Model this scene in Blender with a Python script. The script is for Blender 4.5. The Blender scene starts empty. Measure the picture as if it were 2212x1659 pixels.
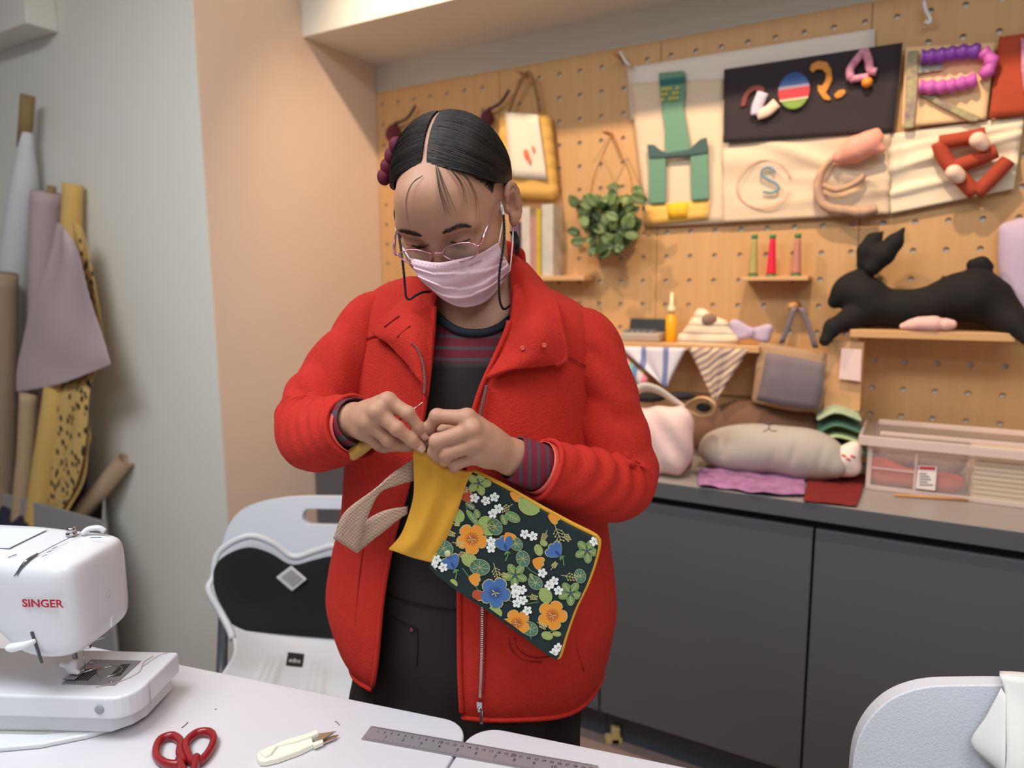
import bpy, bmesh, math, random
import numpy as np
from mathutils import Vector, Matrix
random.seed(7); rng = np.random.default_rng(7)
SC = bpy.context.scene
COL = SC.collection
# ------------------------------------------------------------------ camera
W_PX, H_PX = 2212, 1659
FPX = 1509.0
PITCH, ROLL, HEAD = math.radians(8.23), math.radians(-.44), math.radians(30.0)
CAM = np.array([0, 0, 1.34])
_fw = np.array([0, math.cos(PITCH), -math.sin(PITCH)])
_r = np.array([1., 0, 0]); _u = np.cross(_r, _fw)
CR = math.cos(ROLL)*_r + math.sin(ROLL)*_u
CU = -math.sin(ROLL)*_r + math.cos(ROLL)*_u
cd = bpy.data.cameras.new('camera'); cam = bpy.data.objects.new('camera', cd); COL.objects.link(cam)
m = Matrix.Identity(4)
for i in range(3):
    m[i][0] = CR[i]; m[i][1] = CU[i]; m[i][2] = -_fw[i]; m[i][3] = CAM[i]
cam.matrix_world = m
cd.sensor_width = 36; cd.lens = FPX/W_PX*36; cd.clip_start = .02
cd.dof.use_dof = True; cd.dof.focus_distance = .93; cd.dof.aperture_fstop = 3.0
SC.camera = cam
# ------------------------------------------------------------------ world, lights, exposure
SC.view_settings.view_transform = 'Standard'; SC.view_settings.look = 'None'
SC.view_settings.exposure = 0.0; SC.view_settings.gamma = 1.0
SC.view_settings.use_curve_mapping = False
wd = bpy.data.worlds.new('room_ambient'); SC.world = wd; wd.use_nodes = True
wd.node_tree.nodes['Background'].inputs[0].default_value = (.86, .92, 1, 1)
wd.node_tree.nodes['Background'].inputs[1].default_value = .2
T_W = np.array([math.cos(HEAD), -math.sin(HEAD), 0]); N_W = np.array([math.sin(HEAD), math.cos(HEAD), 0])
ROOM_TOP = 2.72
def sdz(s, d, z):            # wall coordinates: s along the back wall, d away from the camera, z up
    return T_W*s + N_W*d + np.array([0, 0, z])
def area_light(name, loc, size, power, col, rz=0.0):
    l = bpy.data.lights.new(name, 'AREA'); l.shape = 'RECTANGLE'; l.size, l.size_y = size; l.energy = power; l.color = col
    o = bpy.data.objects.new(name, l); COL.objects.link(o); o.location = loc; o.rotation_euler = (0, 0, rz); return o
area_light('ceiling_panel_light', (-1.0, .45, ROOM_TOP-.07), (1.2, .6), 42, (.93, .97, 1), -HEAD)
area_light('ceiling_panel_light', (.55, -.1, ROOM_TOP-.07), (1.2, .6), 18, (.93, .97, 1), -HEAD)
area_light('ceiling_panel_light', (-.2, -1.5, ROOM_TOP-.07), (1.2, .6), 22, (.93, .97, 1), -HEAD)
def spot_light(name, loc, target, power, col, ang, blend=.6, rad=.03):
    l = bpy.data.lights.new(name, 'SPOT'); l.energy = power; l.color = col; l.spot_size = math.radians(ang)
    l.spot_blend = blend; l.shadow_soft_size = rad
    o = bpy.data.objects.new(name, l); COL.objects.link(o); o.location = loc
    o.rotation_euler = (Vector(target)-Vector(loc)).to_track_quat('-Z', 'Y').to_euler(); return o
WARM = (1, .74, .5)
for s_, p_, ts in ((-1.2, 56, -1.1), (-.2, 64, .1)):
    spot_light('track_spot_light', sdz(s_, 1.30, 2.6), sdz(ts, 2.13, 1.5), p_, WARM, 104, .6, .022)
# ------------------------------------------------------------------ pixel helpers (photo frame 2212 x 1659)
def ray(x, y): return _fw + CR*(x-W_PX/2)/FPX + CU*(H_PX/2-y)/FPX
def V(x, y, Y): d = ray(x, y); return CAM + d*Y/d[1]
def Zp(x, y, z): d = ray(x, y); return CAM + d*(z-CAM[2])/d[2]
def PL(x, y, p, n): d = ray(x, y); return CAM + d*(np.dot(p-CAM, n)/np.dot(d, n))
def pix(p):
    q = np.asarray(p, float)-CAM; z = q@_fw
    return W_PX/2+FPX*(q@CR)/z, H_PX/2-FPX*(q@CU)/z
D_BOARD, D_CAB, S_LEFT = 2.135, 1.734, -1.816
def WB(x, y, off=0.0): return PL(x, y, N_W*(D_BOARD-off), N_W)        # point on the peg board plane
def WS(x, y, off=0.0):                                               # same as (s, z)
    p = WB(x, y, off); return float(p@T_W), float(p[2])
# ------------------------------------------------------------------ materials
def lin(c):
    c = np.asarray(c, float)/255; return tuple(np.where(c <= .04045, c/12.92, ((c+.055)/1.055)**2.4))
MATS = {}
def mat(name, c, rough=.6, metal=0, bump=None, var=None, sheen=0, trans=0, alpha=1, emit=0, spec=.5, coat=0, ior=1.45, stretch=None, sss=0):
    if name in MATS: return MATS[name]
    mt = bpy.data.materials.new(name); mt.use_nodes = True; nt = mt.node_tree; b = nt.nodes['Principled BSDF']
    col = lin(c)
    b.inputs['Base Color'].default_value = (*col, 1); b.inputs['Roughness'].default_value = rough
    b.inputs['Metallic'].default_value = metal; b.inputs['Specular IOR Level'].default_value = spec; b.inputs['IOR'].default_value = ior
    b.inputs['Sheen Weight'].default_value = sheen*.5; b.inputs['Sheen Tint'].default_value = (*col, 1); b.inputs['Transmission Weight'].default_value = trans
    b.inputs['Alpha'].default_value = alpha; b.inputs['Coat Weight'].default_value = coat
    if sss:
        b.inputs['Subsurface Weight'].default_value = sss; b.inputs['Subsurface Radius'].default_value = (.008, .003, .002); b.inputs['Subsurface Scale'].default_value = 1
    if emit: b.inputs['Emission Color'].default_value = (*col, 1); b.inputs['Emission Strength'].default_value = emit
    tc = nt.nodes.new('ShaderNodeTexCoord')
    src = tc.outputs['Object']
    if stretch:
        mp = nt.nodes.new('ShaderNodeMapping'); mp.inputs['Scale'].default_value = stretch; nt.links.new(src, mp.inputs[0]); src = mp.outputs[0]
    if var:                                  # (scale, second colour)
        n = nt.nodes.new('ShaderNodeTexNoise'); n.inputs['Scale'].default_value = var[0]; n.inputs['Detail'].default_value = 4
        nt.links.new(src, n.inputs['Vector'])
        mx = nt.nodes.new('ShaderNodeMix'); mx.data_type = 'RGBA'
        mx.inputs[6].default_value = (*col, 1); mx.inputs[7].default_value = (*lin(var[1]), 1)
        nt.links.new(n.outputs['Fac'], mx.inputs[0]); nt.links.new(mx.outputs[2], b.inputs['Base Color'])
    if bump:                                 # (scale, strength)
        n = nt.nodes.new('ShaderNodeTexNoise'); n.inputs['Scale'].default_value = bump[0]; n.inputs['Detail'].default_value = 3
        nt.links.new(src, n.inputs['Vector'])
        bp = nt.nodes.new('ShaderNodeBump'); bp.inputs['Strength'].default_value = bump[1]; bp.inputs['Distance'].default_value = .002
        nt.links.new(n.outputs['Fac'], bp.inputs['Height']); nt.links.new(bp.outputs[0], b.inputs['Normal'])
    MATS[name] = mt; return mt
def stripes(name, cols, axis, period, rough=.8, bump=None, rot=0, offset=0):     # hard colour bands: cols = [(fraction, colour)]
    if name in MATS: return MATS[name]
    mt = mat(name, cols[0][1], rough, bump=bump); nt = mt.node_tree; b = nt.nodes['Principled BSDF']
    tc = nt.nodes.new('ShaderNodeTexCoord'); mp = nt.nodes.new('ShaderNodeMapping'); mp.inputs['Rotation'].default_value = rot if isinstance(rot, tuple) else (0, rot, 0)
    sx = nt.nodes.new('ShaderNodeSeparateXYZ'); nt.links.new(tc.outputs['Object'], mp.inputs[0]); nt.links.new(mp.outputs[0], sx.inputs[0])
    a = nt.nodes.new('ShaderNodeMath'); a.operation = 'MULTIPLY_ADD'; a.inputs[1].default_value = 1/period; a.inputs[2].default_value = 100+offset
    fr = nt.nodes.new('ShaderNodeMath'); fr.operation = 'FRACT'
    nt.links.new(sx.outputs[axis], a.inputs[0]); nt.links.new(a.outputs[0], fr.inputs[0])
    cr = nt.nodes.new('ShaderNodeValToRGB'); cr.color_ramp.interpolation = 'CONSTANT'; e = cr.color_ramp.elements
    acc = 0
    for i, (f, c) in enumerate(cols):
        el = e[0] if i == 0 else (e[1] if i == 1 else e.new(acc)); el.position = acc; el.color = (*lin(c), 1); acc += f
    nt.links.new(fr.outputs[0], cr.inputs[0]); nt.links.new(cr.outputs[0], b.inputs['Base Color']); return mt
# ------------------------------------------------------------------ objects
def tag(o, label=None, cat=None, group=None, kind=None):
    if label: o['label'] = label
    if cat: o['category'] = cat
    if group: o['group'] = group
    if kind: o['kind'] = kind
    return o
def thing(name, label, cat, loc, group=None):
    o = bpy.data.objects.new(name, None); COL.objects.link(o); o.location = tuple(float(v) for v in loc); o.empty_display_size = .05
    return tag(o, label, cat, group)
def ob(name, verts, faces, mt, parent=None, smooth=True, sub=0, solid=0, bevel=0, bseg=2, soff=0, fix=True):
    me = bpy.data.meshes.new(name); me.from_pydata([tuple(map(float, v)) for v in verts], [], [tuple(map(int, f)) for f in faces])
    mts = mt if isinstance(mt, (list, tuple)) else [mt]
    for q in mts: me.materials.append(q)
    if fix:
        bm = bmesh.new(); bm.from_mesh(me); bmesh.ops.recalc_face_normals(bm, faces=bm.faces); bm.to_mesh(me); bm.free()
    me.polygons.foreach_set('use_smooth', [smooth]*len(me.polygons))
    o = bpy.data.objects.new(name, me); COL.objects.link(o)
    if solid:
        q = o.modifiers.new('thickness', 'SOLIDIFY'); q.thickness = solid; q.offset = soff; q.use_even_offset = False
    if bevel:
        q = o.modifiers.new('edge', 'BEVEL'); q.width = bevel; q.segments = bseg; q.limit_method = 'ANGLE'; q.angle_limit = math.radians(35)
    if sub:
        q = o.modifiers.new('soft', 'SUBSURF'); q.levels = sub; q.render_levels = sub
    par(o, parent); return o
def par(o, parent):
    if parent is None: return o
    o.parent = parent
    if parent.type == 'EMPTY': o.matrix_parent_inverse = Matrix.Translation(-parent.location)
    return o
def struct(o): o['kind'] = 'structure'; return o
# --- shape makers: each returns (verts, faces)
def merge(*ms):
    vs, fs = [], []
    for v, f in ms:
        n = len(vs); vs += [tuple(q) for q in v]; fs += [tuple(i+n for i in q) for q in f]
    return vs, fs
_BF = [(0, 1, 3, 2), (4, 6, 7, 5), (0, 4, 5, 1), (2, 3, 7, 6), (0, 2, 6, 4), (1, 5, 7, 3)]
def boxo(o, a, b, c):                      # corner o and three edge vectors
    o, a, b, c = map(np.asarray, (o, a, b, c))
    return [o+i*a+j*b+k*c for i in (0, 1) for j in (0, 1) for k in (0, 1)], _BF
def boxw(s0, s1, d0, d1, z0, z1):          # box in wall coordinates
    return boxo(sdz(s0, d0, z0), T_W*(s1-s0), N_W*(d1-d0), np.array([0, 0, z1-z0]))
def boxx(x0, x1, y0, y1, z0, z1): return boxo((x0, y0, z0), (x1-x0, 0, 0), (0, y1-y0, 0), (0, 0, z1-z0))
def crom(P, n, closed=False):              # Catmull-Rom resample (rows of any width)
    P = np.asarray(P, float); k = len(P)
    if k == 2 and not closed: t = np.linspace(0, 1, n)[:, None]; return P[0]*(1-t)+P[1]*t
    u = np.linspace(0, k if closed else k-1, n, endpoint=not closed); i = np.floor(u).astype(int)
    if not closed: i = np.minimum(i, k-2)
    t = (u-i)[:, None]
    def g(j): return P[j % k] if closed else (np.where((j < 0)[:, None], 2*P[0]-P[1], np.where((j > k-1)[:, None], 2*P[k-1]-P[k-2], P[np.clip(j, 0, k-1)])))
    a, b, c, d = g(i-1), g(i), g(i+1), g(i+2)
    return .5*((2*b)+(c-a)*t+(2*a-5*b+4*c-d)*t*t+(3*b-a-3*c+d)*t**3)
def tube(P, r, sides=8, n=None, closed=False, caps=True, flat=1.0, fn=None, up=(0, 0, 1)):
    P = np.asarray(P, float); k = len(P)
    r = np.full(k, r) if np.isscalar(r) else np.asarray(r, float)
    if n: A = crom(np.c_[P, r], n, closed); P, r = A[:, :3], A[:, 3]; k = n
    tg = np.roll(P, -1, 0)-np.roll(P, 1, 0) if closed else np.gradient(P, axis=0)
    tg /= np.linalg.norm(tg, axis=1)[:, None]+1e-12
    up = np.asarray(up, float); v = up-tg[0]*(up@tg[0])
    if np.linalg.norm(v) < 1e-3: v = np.array([1, 0, 0])-tg[0]*tg[0][0]
    v /= np.linalg.norm(v); vs = []
    th = np.linspace(0, 2*np.pi, sides, endpoint=False)
    for i in range(k):
        v = v-tg[i]*(v@tg[i]); v /= np.linalg.norm(v)+1e-12; w = np.cross(tg[i], v)
        rr = r[i]*np.ones(sides) if fn is None else r[i]*np.ones(sides)+fn(i/(k-1), th)
        vs += list(P[i]+np.outer(np.cos(th)*rr, v)+np.outer(np.sin(th)*rr*flat, w))
    fs = []
    for i in range(k if closed else k-1):
        for j in range(sides):
            a, b = i*sides+j, i*sides+(j+1) % sides; c, d = ((i+1) % k)*sides+(j+1) % sides, ((i+1) % k)*sides+j
            fs.append((a, b, c, d))
    if caps and not closed: fs += [tuple(range(sides))[::-1], tuple(range((k-1)*sides, k*sides))]
    return vs, fs
def ribbon(P, w, wid, thick=None):         # flat band along P with width vectors w
    P = np.asarray(P, float); w = np.asarray(w, float)
    vs = []
    for i in range(len(P)): vs += [P[i]-w[i]*wid/2, P[i]+w[i]*wid/2]
    return vs, [(2*i, 2*i+1, 2*i+3, 2*i+2) for i in range(len(P)-1)]
def grid(G):                               # G[r][c] of points
    G = np.asarray(G, float); a, b = G.shape[:2]
    return list(G.reshape(-1, 3)), [(i*b+j, i*b+j+1, (i+1)*b+j+1, (i+1)*b+j) for i in range(a-1) for j in range(b-1)]
def patch(rows, nr, nc):                   # rows of control points -> smooth grid
    R = np.array([crom(r, nc) for r in rows]); return np.stack([crom(R[:, j], nr) for j in range(nc)], 1)
def lathe(prof, base=(0, 0, 0), axis=(0, 0, 1), sides=20):
    axis = np.asarray(axis, float); axis /= np.linalg.norm(axis); q = np.array([1, 0, 0]) if abs(axis[0]) < .9 else np.array([0, 1, 0])
    a = np.cross(axis, q); a /= np.linalg.norm(a); b = np.cross(axis, a); vs, fs = [], []
    for r, h in prof:
        for k in range(sides):
            t = 2*math.pi*k/sides; vs.append(np.asarray(base)+axis*h+(a*math.cos(t)+b*math.sin(t))*r)
    for i in range(len(prof)-1):
        for k in range(sides): fs.append((i*sides+k, i*sides+(k+1) % sides, (i+1)*sides+(k+1) % sides, (i+1)*sides+k))
    fs += [tuple(range(sides))[::-1], tuple(range((len(prof)-1)*sides, len(prof)*sides))]
    return vs, fs
def prism(outline, vec):                   # closed 3-D outline extruded along vec
    o = [np.asarray(p, float) for p in outline]; n = len(o); vec = np.asarray(vec)
    return o+[p+vec for p in o], [tuple(range(n))[::-1], tuple(range(n, 2*n))]+[(i, (i+1) % n, n+(i+1) % n, n+i) for i in range(n)]
def rrect(w, h, r, n=5):
    out = []
    for cx, cy, a in ((w/2-r, h/2-r, 0), (-w/2+r, h/2-r, 90), (-w/2+r, -h/2+r, 180), (w/2-r, -h/2+r, 270)):
        for k in range(n+1): t = math.radians(a+90*k/n); out.append((cx+r*math.cos(t), cy+r*math.sin(t)))
    return out
def text_mesh(s, size, align='CENTER', bold=0.0):
    c = bpy.data.curves.new('t', 'FONT'); c.body = s; c.size = size; c.align_x = align; c.align_y = 'CENTER'; c.offset = bold; c.resolution_u = 3
    o = bpy.data.objects.new('t', c); COL.objects.link(o); dg = bpy.context.evaluated_depsgraph_get()
    me = o.evaluated_get(dg).to_mesh(); v = [tuple(q.co) for q in me.vertices]; f = [tuple(p.vertices) for p in me.polygons]
    o.evaluated_get(dg).to_mesh_clear(); bpy.data.objects.remove(o); bpy.data.curves.remove(c); return v, f
def place2d(mesh, o, ax, ay, lift=None):
    o, ax, ay = map(np.asarray, (o, ax, ay)); l = np.zeros(3) if lift is None else np.asarray(lift)
    return [o+ax*v[0]+ay*v[1]+l for v in mesh[0]], mesh[1]
# ------------------------------------------------------------------ signed-distance modelling, sparse surface nets
class SDF:
    def __init__(s): s.p = []
    def cone(s, a, b, ra, rb, k=.01, op=1): s.p.append(('c', np.asarray(a, float), np.asarray(b, float), ra, rb, k, op)); return s
    def ell(s, c, r, B=None, k=.01, op=1): s.p.append(('e', np.asarray(c, float), np.asarray(r, float), np.eye(3) if B is None else np.asarray(B, float), 0, k, op)); return s
    def chain(s, P, R, k=.01):
        for i in range(len(P)-1): s.cone(P[i], P[i+1], R[i], R[i+1], k)
        return s
    @staticmethod
    def d(q, P):
        if q[0] == 'c':
            a, b, ra, rb = q[1:5]; ba = b-a; t = np.clip(((P-a)@ba)/max(ba@ba, 1e-12), 0, 1)
            return np.linalg.norm(P-a-t[..., None]*ba, axis=-1)-(ra+(rb-ra)*t)
        c, r, B = q[1:4]; l = (P-c)@B
        k0 = np.linalg.norm(l/r, axis=-1); k1 = np.linalg.norm(l/(r*r), axis=-1)
        return k0*(k0-1)/np.maximum(k1, 1e-9)
    def __call__(s, P):                    # P [nb, m, 3]
        cen = P.mean(1); rad = np.linalg.norm(P-cen[:, None], axis=-1).max() if P.shape[1] > 1 else 0
        D = np.full(P.shape[:2], 9.0)
        for q in s.p:
            k = q[5]
            dc = s.d(q, cen)
            if P.shape[1] > 1:
                ix = np.nonzero(dc < rad*2.2+k*1.2+.01)[0]
                if not len(ix): continue
                dd = s.d(q, P[ix])
            else: ix = np.arange(len(P)); dd = dc[:, None]
            o = D[ix]
            if q[6] == 1: h = np.maximum(k-np.abs(o-dd), 0)/k; D[ix] = np.minimum(o, dd)-h*h*k/4
            else: h = np.maximum(k-np.abs(o+dd), 0)/k; D[ix] = np.maximum(o, -dd)+h*h*k/4
        return D
    def bounds(s):
        lo = np.full(3, 9.); hi = -lo
        for q in s.p:
            if q[6] != 1: continue
            if q[0] == 'c':
                for p, r in ((q[1], q[3]), (q[2], q[4])): lo = np.minimum(lo, p-r); hi = np.maximum(hi, p+r)
            else: r = q[2].max(); lo = np.minimum(lo, q[1]-r); hi = np.maximum(hi, q[1]+r)
        return lo-.02, hi+.02
    def mesh(s, h, disp=None, B=8):
        lo, hi = s.bounds(); n = np.ceil((hi-lo)/(h*B)).astype(int)
        I = np.stack(np.meshgrid(*[np.arange(k) for k in n], indexing='ij'), -1).reshape(-1, 3)
        cen = lo+(I+.5)*h*B; d = s(cen[:, None, :])[:, 0]; I = I[np.abs(d) < h*B*1.25+.012]
        g = np.stack(np.meshgrid(*[np.arange(B+1)]*3, indexing='ij'), -1)
        D = np.empty((len(I), B+1, B+1, B+1), np.float32)
        for a in range(0, len(I), 600):
            P = lo+(I[a:a+600, None, :]*B+g.reshape(1, -1, 3))*h; v = s(P)
            if disp is not None: v = v-disp(P)
            D[a:a+600] = v.reshape(-1, B+1, B+1, B+1)
        neg = D < 0
        cnt = sum(neg[:, i:i+B, j:j+B, k:k+B].astype(np.int8) for i in (0, 1) for j in (0, 1) for k in (0, 1))
        act = (cnt > 0) & (cnt < 8); bi, ci, cj, ck = np.nonzero(act)
        gi = I[bi]*B+np.stack([ci, cj, ck], 1); S = n*B+2
        key = (gi[:, 0]*S[1]+gi[:, 1])*S[2]+gi[:, 2]
        corner = [(i, j, k) for i in (0, 1) for j in (0, 1) for k in (0, 1)]
        cv = {c: D[bi, ci+c[0], cj+c[1], ck+c[2]] for c in corner}
        acc = np.zeros((len(bi), 3)); m = np.zeros(len(bi))
        for c in corner:
            for ax in range(3):
                if c[ax]: continue
                e = list(c); e[ax] = 1; e = tuple(e); a, b = cv[c], cv[e]; x = (a < 0) != (b < 0)
                t = np.where(x, a/np.where(x, a-b, 1), 0); p = np.tile(np.array(c, float), (len(bi), 1)); p[:, ax] += t
                acc += p*x[:, None]; m += x
        vert = lo+(gi+acc/m[:, None])*h
        o = np.argsort(key); ks = key[o]
        def look(q):
            kk = (q[:, 0]*S[1]+q[:, 1])*S[2]+q[:, 2]; j = np.clip(np.searchsorted(ks, kk), 0, len(ks)-1)
            return np.where(ks[j] == kk, o[j], -1)
        F = []
        for ax in range(3):
            e = [0, 0, 0]; e[ax] = 1; a, b = cv[(0, 0, 0)], cv[tuple(e)]; ix = np.nonzero((a < 0) != (b < 0))[0]
            u, w = np.zeros(3, int), np.zeros(3, int); u[(ax+1) % 3] = 1; w[(ax+2) % 3] = 1
            q = gi[ix]; f = np.stack([look(q), look(q-u), look(q-u-w), look(q-w)], 1)
            f[a[ix] > 0] = f[a[ix] > 0][:, ::-1]; F.append(f[(f >= 0).all(1)])
        F = np.concatenate(F)[:, ::-1]
        return vert, F
def sob(name, sdf, h, mt, parent=None, disp=None, smooth=1):
    v, f = sdf.mesh(h, disp); return nob(name, v, f, mt, parent, smooth)
def nob(name, v, f, mt, parent=None, smooth=0):      # fast numpy mesh
    if smooth:
        e = np.concatenate([f[:, [0, 1]], f[:, [1, 2]], f[:, [2, 3]], f[:, [3, 0]]]); 
        for _ in range(smooth):
            s = np.zeros_like(v); c = np.zeros(len(v))
            for a, b in ((0, 1), (1, 0)):
                for ax in range(3): s[:, ax] += np.bincount(e[:, a], v[e[:, b], ax], len(v))
                c += np.bincount(e[:, a], minlength=len(v))
            v = .5*v+.5*s/np.maximum(c, 1)[:, None]
    me = bpy.data.meshes.new(name); me.vertices.add(len(v)); me.vertices.foreach_set('co', v.astype(np.float32).ravel())
    me.loops.add(f.size); me.loops.foreach_set('vertex_index', f.ravel().astype(np.int32)); me.polygons.add(len(f))
    me.polygons.foreach_set('loop_start', np.arange(0, f.size, f.shape[1], dtype=np.int32)); me.polygons.foreach_set('loop_total', np.full(len(f), f.shape[1], np.int32))
    me.update(calc_edges=True); me.validate()
    me.polygons.foreach_set('use_smooth', np.ones(len(f), bool))
    for q in (mt if isinstance(mt, (list, tuple)) else [mt]): me.materials.append(q)
    o = bpy.data.objects.new(name, me); COL.objects.link(o); par(o, parent); return o
def castN(sdf, X, Y, start=.6, off=0.0):              # photo pixels -> points on an SDF surface
    X, Y = np.atleast_1d(np.asarray(X, float)), np.atleast_1d(np.asarray(Y, float))
    D = _fw+np.outer((X-W_PX/2)/FPX, CR)+np.outer((H_PX/2-Y)/FPX, CU); D /= np.linalg.norm(D, axis=1)[:, None]; t = np.full(len(X), float(start))
    for _ in range(60):
        v = sdf((CAM+D*t[:, None])[:, None, :])[:, 0]-off
        if np.abs(v).max() < 2e-4: break
        t = np.minimum(t+v*.8, 2.0)
    return CAM+D*t[:, None]
def cast(sdf, x, y, start=.6, off=0.0): return castN(sdf, x, y, start, off)[0]
# ================================================================== the setting
Mwall = mat('wall_paint', (226, 224, 214), .75, bump=(220, .05))
Mceil = mat('ceiling_paint', (228, 226, 218), .8)
Mfloor = mat('floor_vinyl', (150, 128, 120), .5, var=(6, (132, 112, 106)))
struct(ob('floor', *boxo((-4, -3.2, -.05), (8, 0, 0), (0, 7.5, 0), (0, 0, .05)), Mfloor, smooth=False))
struct(ob('ceiling', *boxo((-4, -3.2, ROOM_TOP), (8, 0, 0), (0, 7.5, 0), (0, 0, .05)), Mceil, smooth=False))
struct(ob('wall_back', *boxw(S_LEFT-.1, 2.4, 2.1455, 2.26, 0, ROOM_TOP), Mwall, smooth=False))
struct(ob('wall_side', *boxw(S_LEFT-.1, S_LEFT, 1.372, 2.1455, 0, ROOM_TOP), mat('peach_wall_paint', (226, 202, 182), .75, bump=(220, .05)), smooth=False))
struct(ob('wall_left', *boxw(-5.4, S_LEFT, 1.367, 1.372, 0, ROOM_TOP), Mwall, smooth=False))
struct(ob('wall_right', *boxw(2.4, 2.5, -2.6, 2.26, 0, ROOM_TOP), Mwall, smooth=False))
struct(ob('trim_1', *boxw(S_LEFT, 2.4, 1.782, 2.1455, 2.15, ROOM_TOP), Mwall, smooth=False))
bp_ = PL(57, 50, N_W*1.27, N_W); s_b = float(bp_@T_W)
struct(ob('trim_2', *boxw(-5.4, s_b, 1.27, 1.367, float(bp_[2]), ROOM_TOP), Mwall, smooth=False, bevel=.004))
# ceiling panel fittings that carry the room light
Mfit = mat('light_fitting_white', (235, 235, 235), .5)
for i, (x, y) in enumerate(((-1.0, .45), (.55, -.1), (-.2, -1.5))):
    c = np.array([x, y, ROOM_TOP-.065]); a = T_W*.64; b = N_W*.34
    f = tag(ob('ceiling_light', *boxo(c-a-b, a*2, b*2, (0, 0, .065)), Mfit, smooth=False), 'flat white ceiling light panel '+('above the sewing table', 'nearest the right chair', 'behind the camera')[i], 'light')
# track spots (housings behind the lamps)
Mblk = mat('black_metal', (30, 30, 32), .45)
for i, (s_, ts) in enumerate(((-1.2, -1.15), (-.2, .1))):
    p = sdz(s_, 1.30, 2.6); t = sdz(ts, 2.13, 1.5); dr = (p-t)/np.linalg.norm(p-t)
    th = thing('track_spot', 'black track spotlight on the ceiling aimed at '+('the tote bags' if i == 0 else 'the rabbit shelf'), 'spotlight', p+np.array([0, 0, ROOM_TOP-2.6]))
    ob('housing', *lathe([(.034, .02), (.034, .09), (.02, .1)], p, dr), Mblk, th)
    ob('stem', *tube([p+dr*.07, [p[0]+dr[0]*.07, p[1]+dr[1]*.07, ROOM_TOP]], .008, 8), Mblk, th)
# ------------------------------------------------------------------ peg board with drilled holes
Mwood = mat('birch_ply', (210, 166, 114), .55, var=(3.2, (196, 148, 94)), stretch=(14, 14, 1.2), bump=(40, .03))
HS = .0735; S_H0, Z_H0 = -.0913, 1.0486
def peg_panel(s0, s1, z0, z1):
    """plywood sheet 15 mm thick with real 15 mm holes on the shared grid"""
    vs, fs = [], []; R = .0075; dep = .009
    ks = range(math.ceil((s0-S_H0)/HS-.5), math.floor((s1-S_H0)/HS+.5)+1); mz = range(math.ceil((z0-Z_H0)/HS-.5), math.floor((z1-Z_H0)/HS+.5)+1)
    for k in ks:
        for j in mz:
            cs, cz = S_H0+k*HS, Z_H0+j*HS
            a, b = max(cs-HS/2, s0), min(cs+HS/2, s1); c, d = max(cz-HS/2, z0), min(cz+HS/2, z1)
            if b-a < 1e-5 or d-c < 1e-5: continue
            if a > cs-R-.003 or b < cs+R+.003 or c > cz-R-.003 or d < cz+R+.003:
                n = len(vs); vs += [sdz(a, D_BOARD, c), sdz(b, D_BOARD, c), sdz(b, D_BOARD, d), sdz(a, D_BOARD, d)]; fs.append((n, n+1, n+2, n+3)); continue
            n = len(vs)
            ring = [(cs+R*math.cos(2*math.pi*t/12+math.pi/12), cz+R*math.sin(2*math.pi*t/12+math.pi/12)) for t in range(12)]
            sq = [(b, cz+(d-cz)*.27), (b, d), (cs+(b-cs)*.27, d), (cs-(cs-a)*.27, d), (a, d), (a, cz+(d-cz)*.27), (a, cz-(cz-c)*.27), (a, c), (cs-(cs-a)*.27, c), (cs+(b-cs)*.27, c), (b, c), (b, cz-(cz-c)*.27)]
            for q in (sq, ring): vs += [sdz(x, D_BOARD, y) for x, y in q]
            vs += [sdz(x, D_BOARD+dep, y) for x, y in ring]
            for t in range(12):
                u = (t+1) % 12; fs += [(n+t, n+u, n+12+u, n+12+t), (n+12+t, n+12+u, n+24+u, n+24+t)]
    n = len(vs); e = [(s0, z0), (s1, z0), (s1, z1), (s0, z1)]
    vs += [sdz(x, D_BOARD, y) for x, y in e]+[sdz(x, D_BOARD+dep, y) for x, y in e]
    fs += [(n+i, n+(i+1) % 4, n+4+(i+1) % 4, n+4+i) for i in range(4)]
    return vs, fs
pb = thing('pegboard', 'birch plywood pegboard with round holes covering the back wall', 'pegboard', sdz(-.3, D_BOARD, .835))
seam1 = WS(1428, 110)[0]; seam2 = WS(1884, 40)[0]; wpan = seam2-seam1
edges = [S_LEFT+.002, seam1-wpan, seam1, seam2, seam2+wpan, seam2+2*wpan]
if edges[1]-edges[0] < .2: edges.pop(1)
for a, b in zip(edges[:-1], edges[1:]):
    ob('board_panel', *peg_panel(a+.0012, b-.0012, .835, 2.052), Mwood, pb, smooth=False, fix=False)
# ------------------------------------------------------------------ grey base cabinets and worktop
Mgrey = mat('grey_laminate', (94, 95, 99), .38, bump=(300, .03), var=(2, (88, 89, 93)))
Mtop = mat('grey_worktop', (150, 142, 138), .35)
Mtoe = mat('toe_kick_grey', (66, 72, 78), .5)
Mdark = mat('dark_gap', (30, 32, 35), .7)
un = [S_LEFT+.003, -1.262, -.719, -.176, .367, .91]
nm = ['against the beige wall', 'behind the red coat', 'between the red coat and the tall door gap', 'below the clear storage box', 'farthest right, beyond the frame edge']
for i in range(5):
    a, b = un[i]+.001, un[i+1]-.001
    t = thing('base_cabinet', 'dark grey base cabinet unit '+nm[i], 'cabinet', sdz((a+b)/2, (D_CAB+D_BOARD)/2, 0), 'grey base cabinets under the worktop')
    ob('body', *boxw(a, b, D_CAB+.022, 2.1445, .1, .779), Mdark, t, smooth=False)
    ob('door', *boxw(a+.002, b-.002, D_CAB, D_CAB+.018, .115, .757), Mgrey, t, smooth=False, bevel=.0015)
    ob('toe_kick', *boxw(a, b, D_CAB+.06, D_CAB+.075, 0, .1), Mtoe, t, smooth=False)
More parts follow.
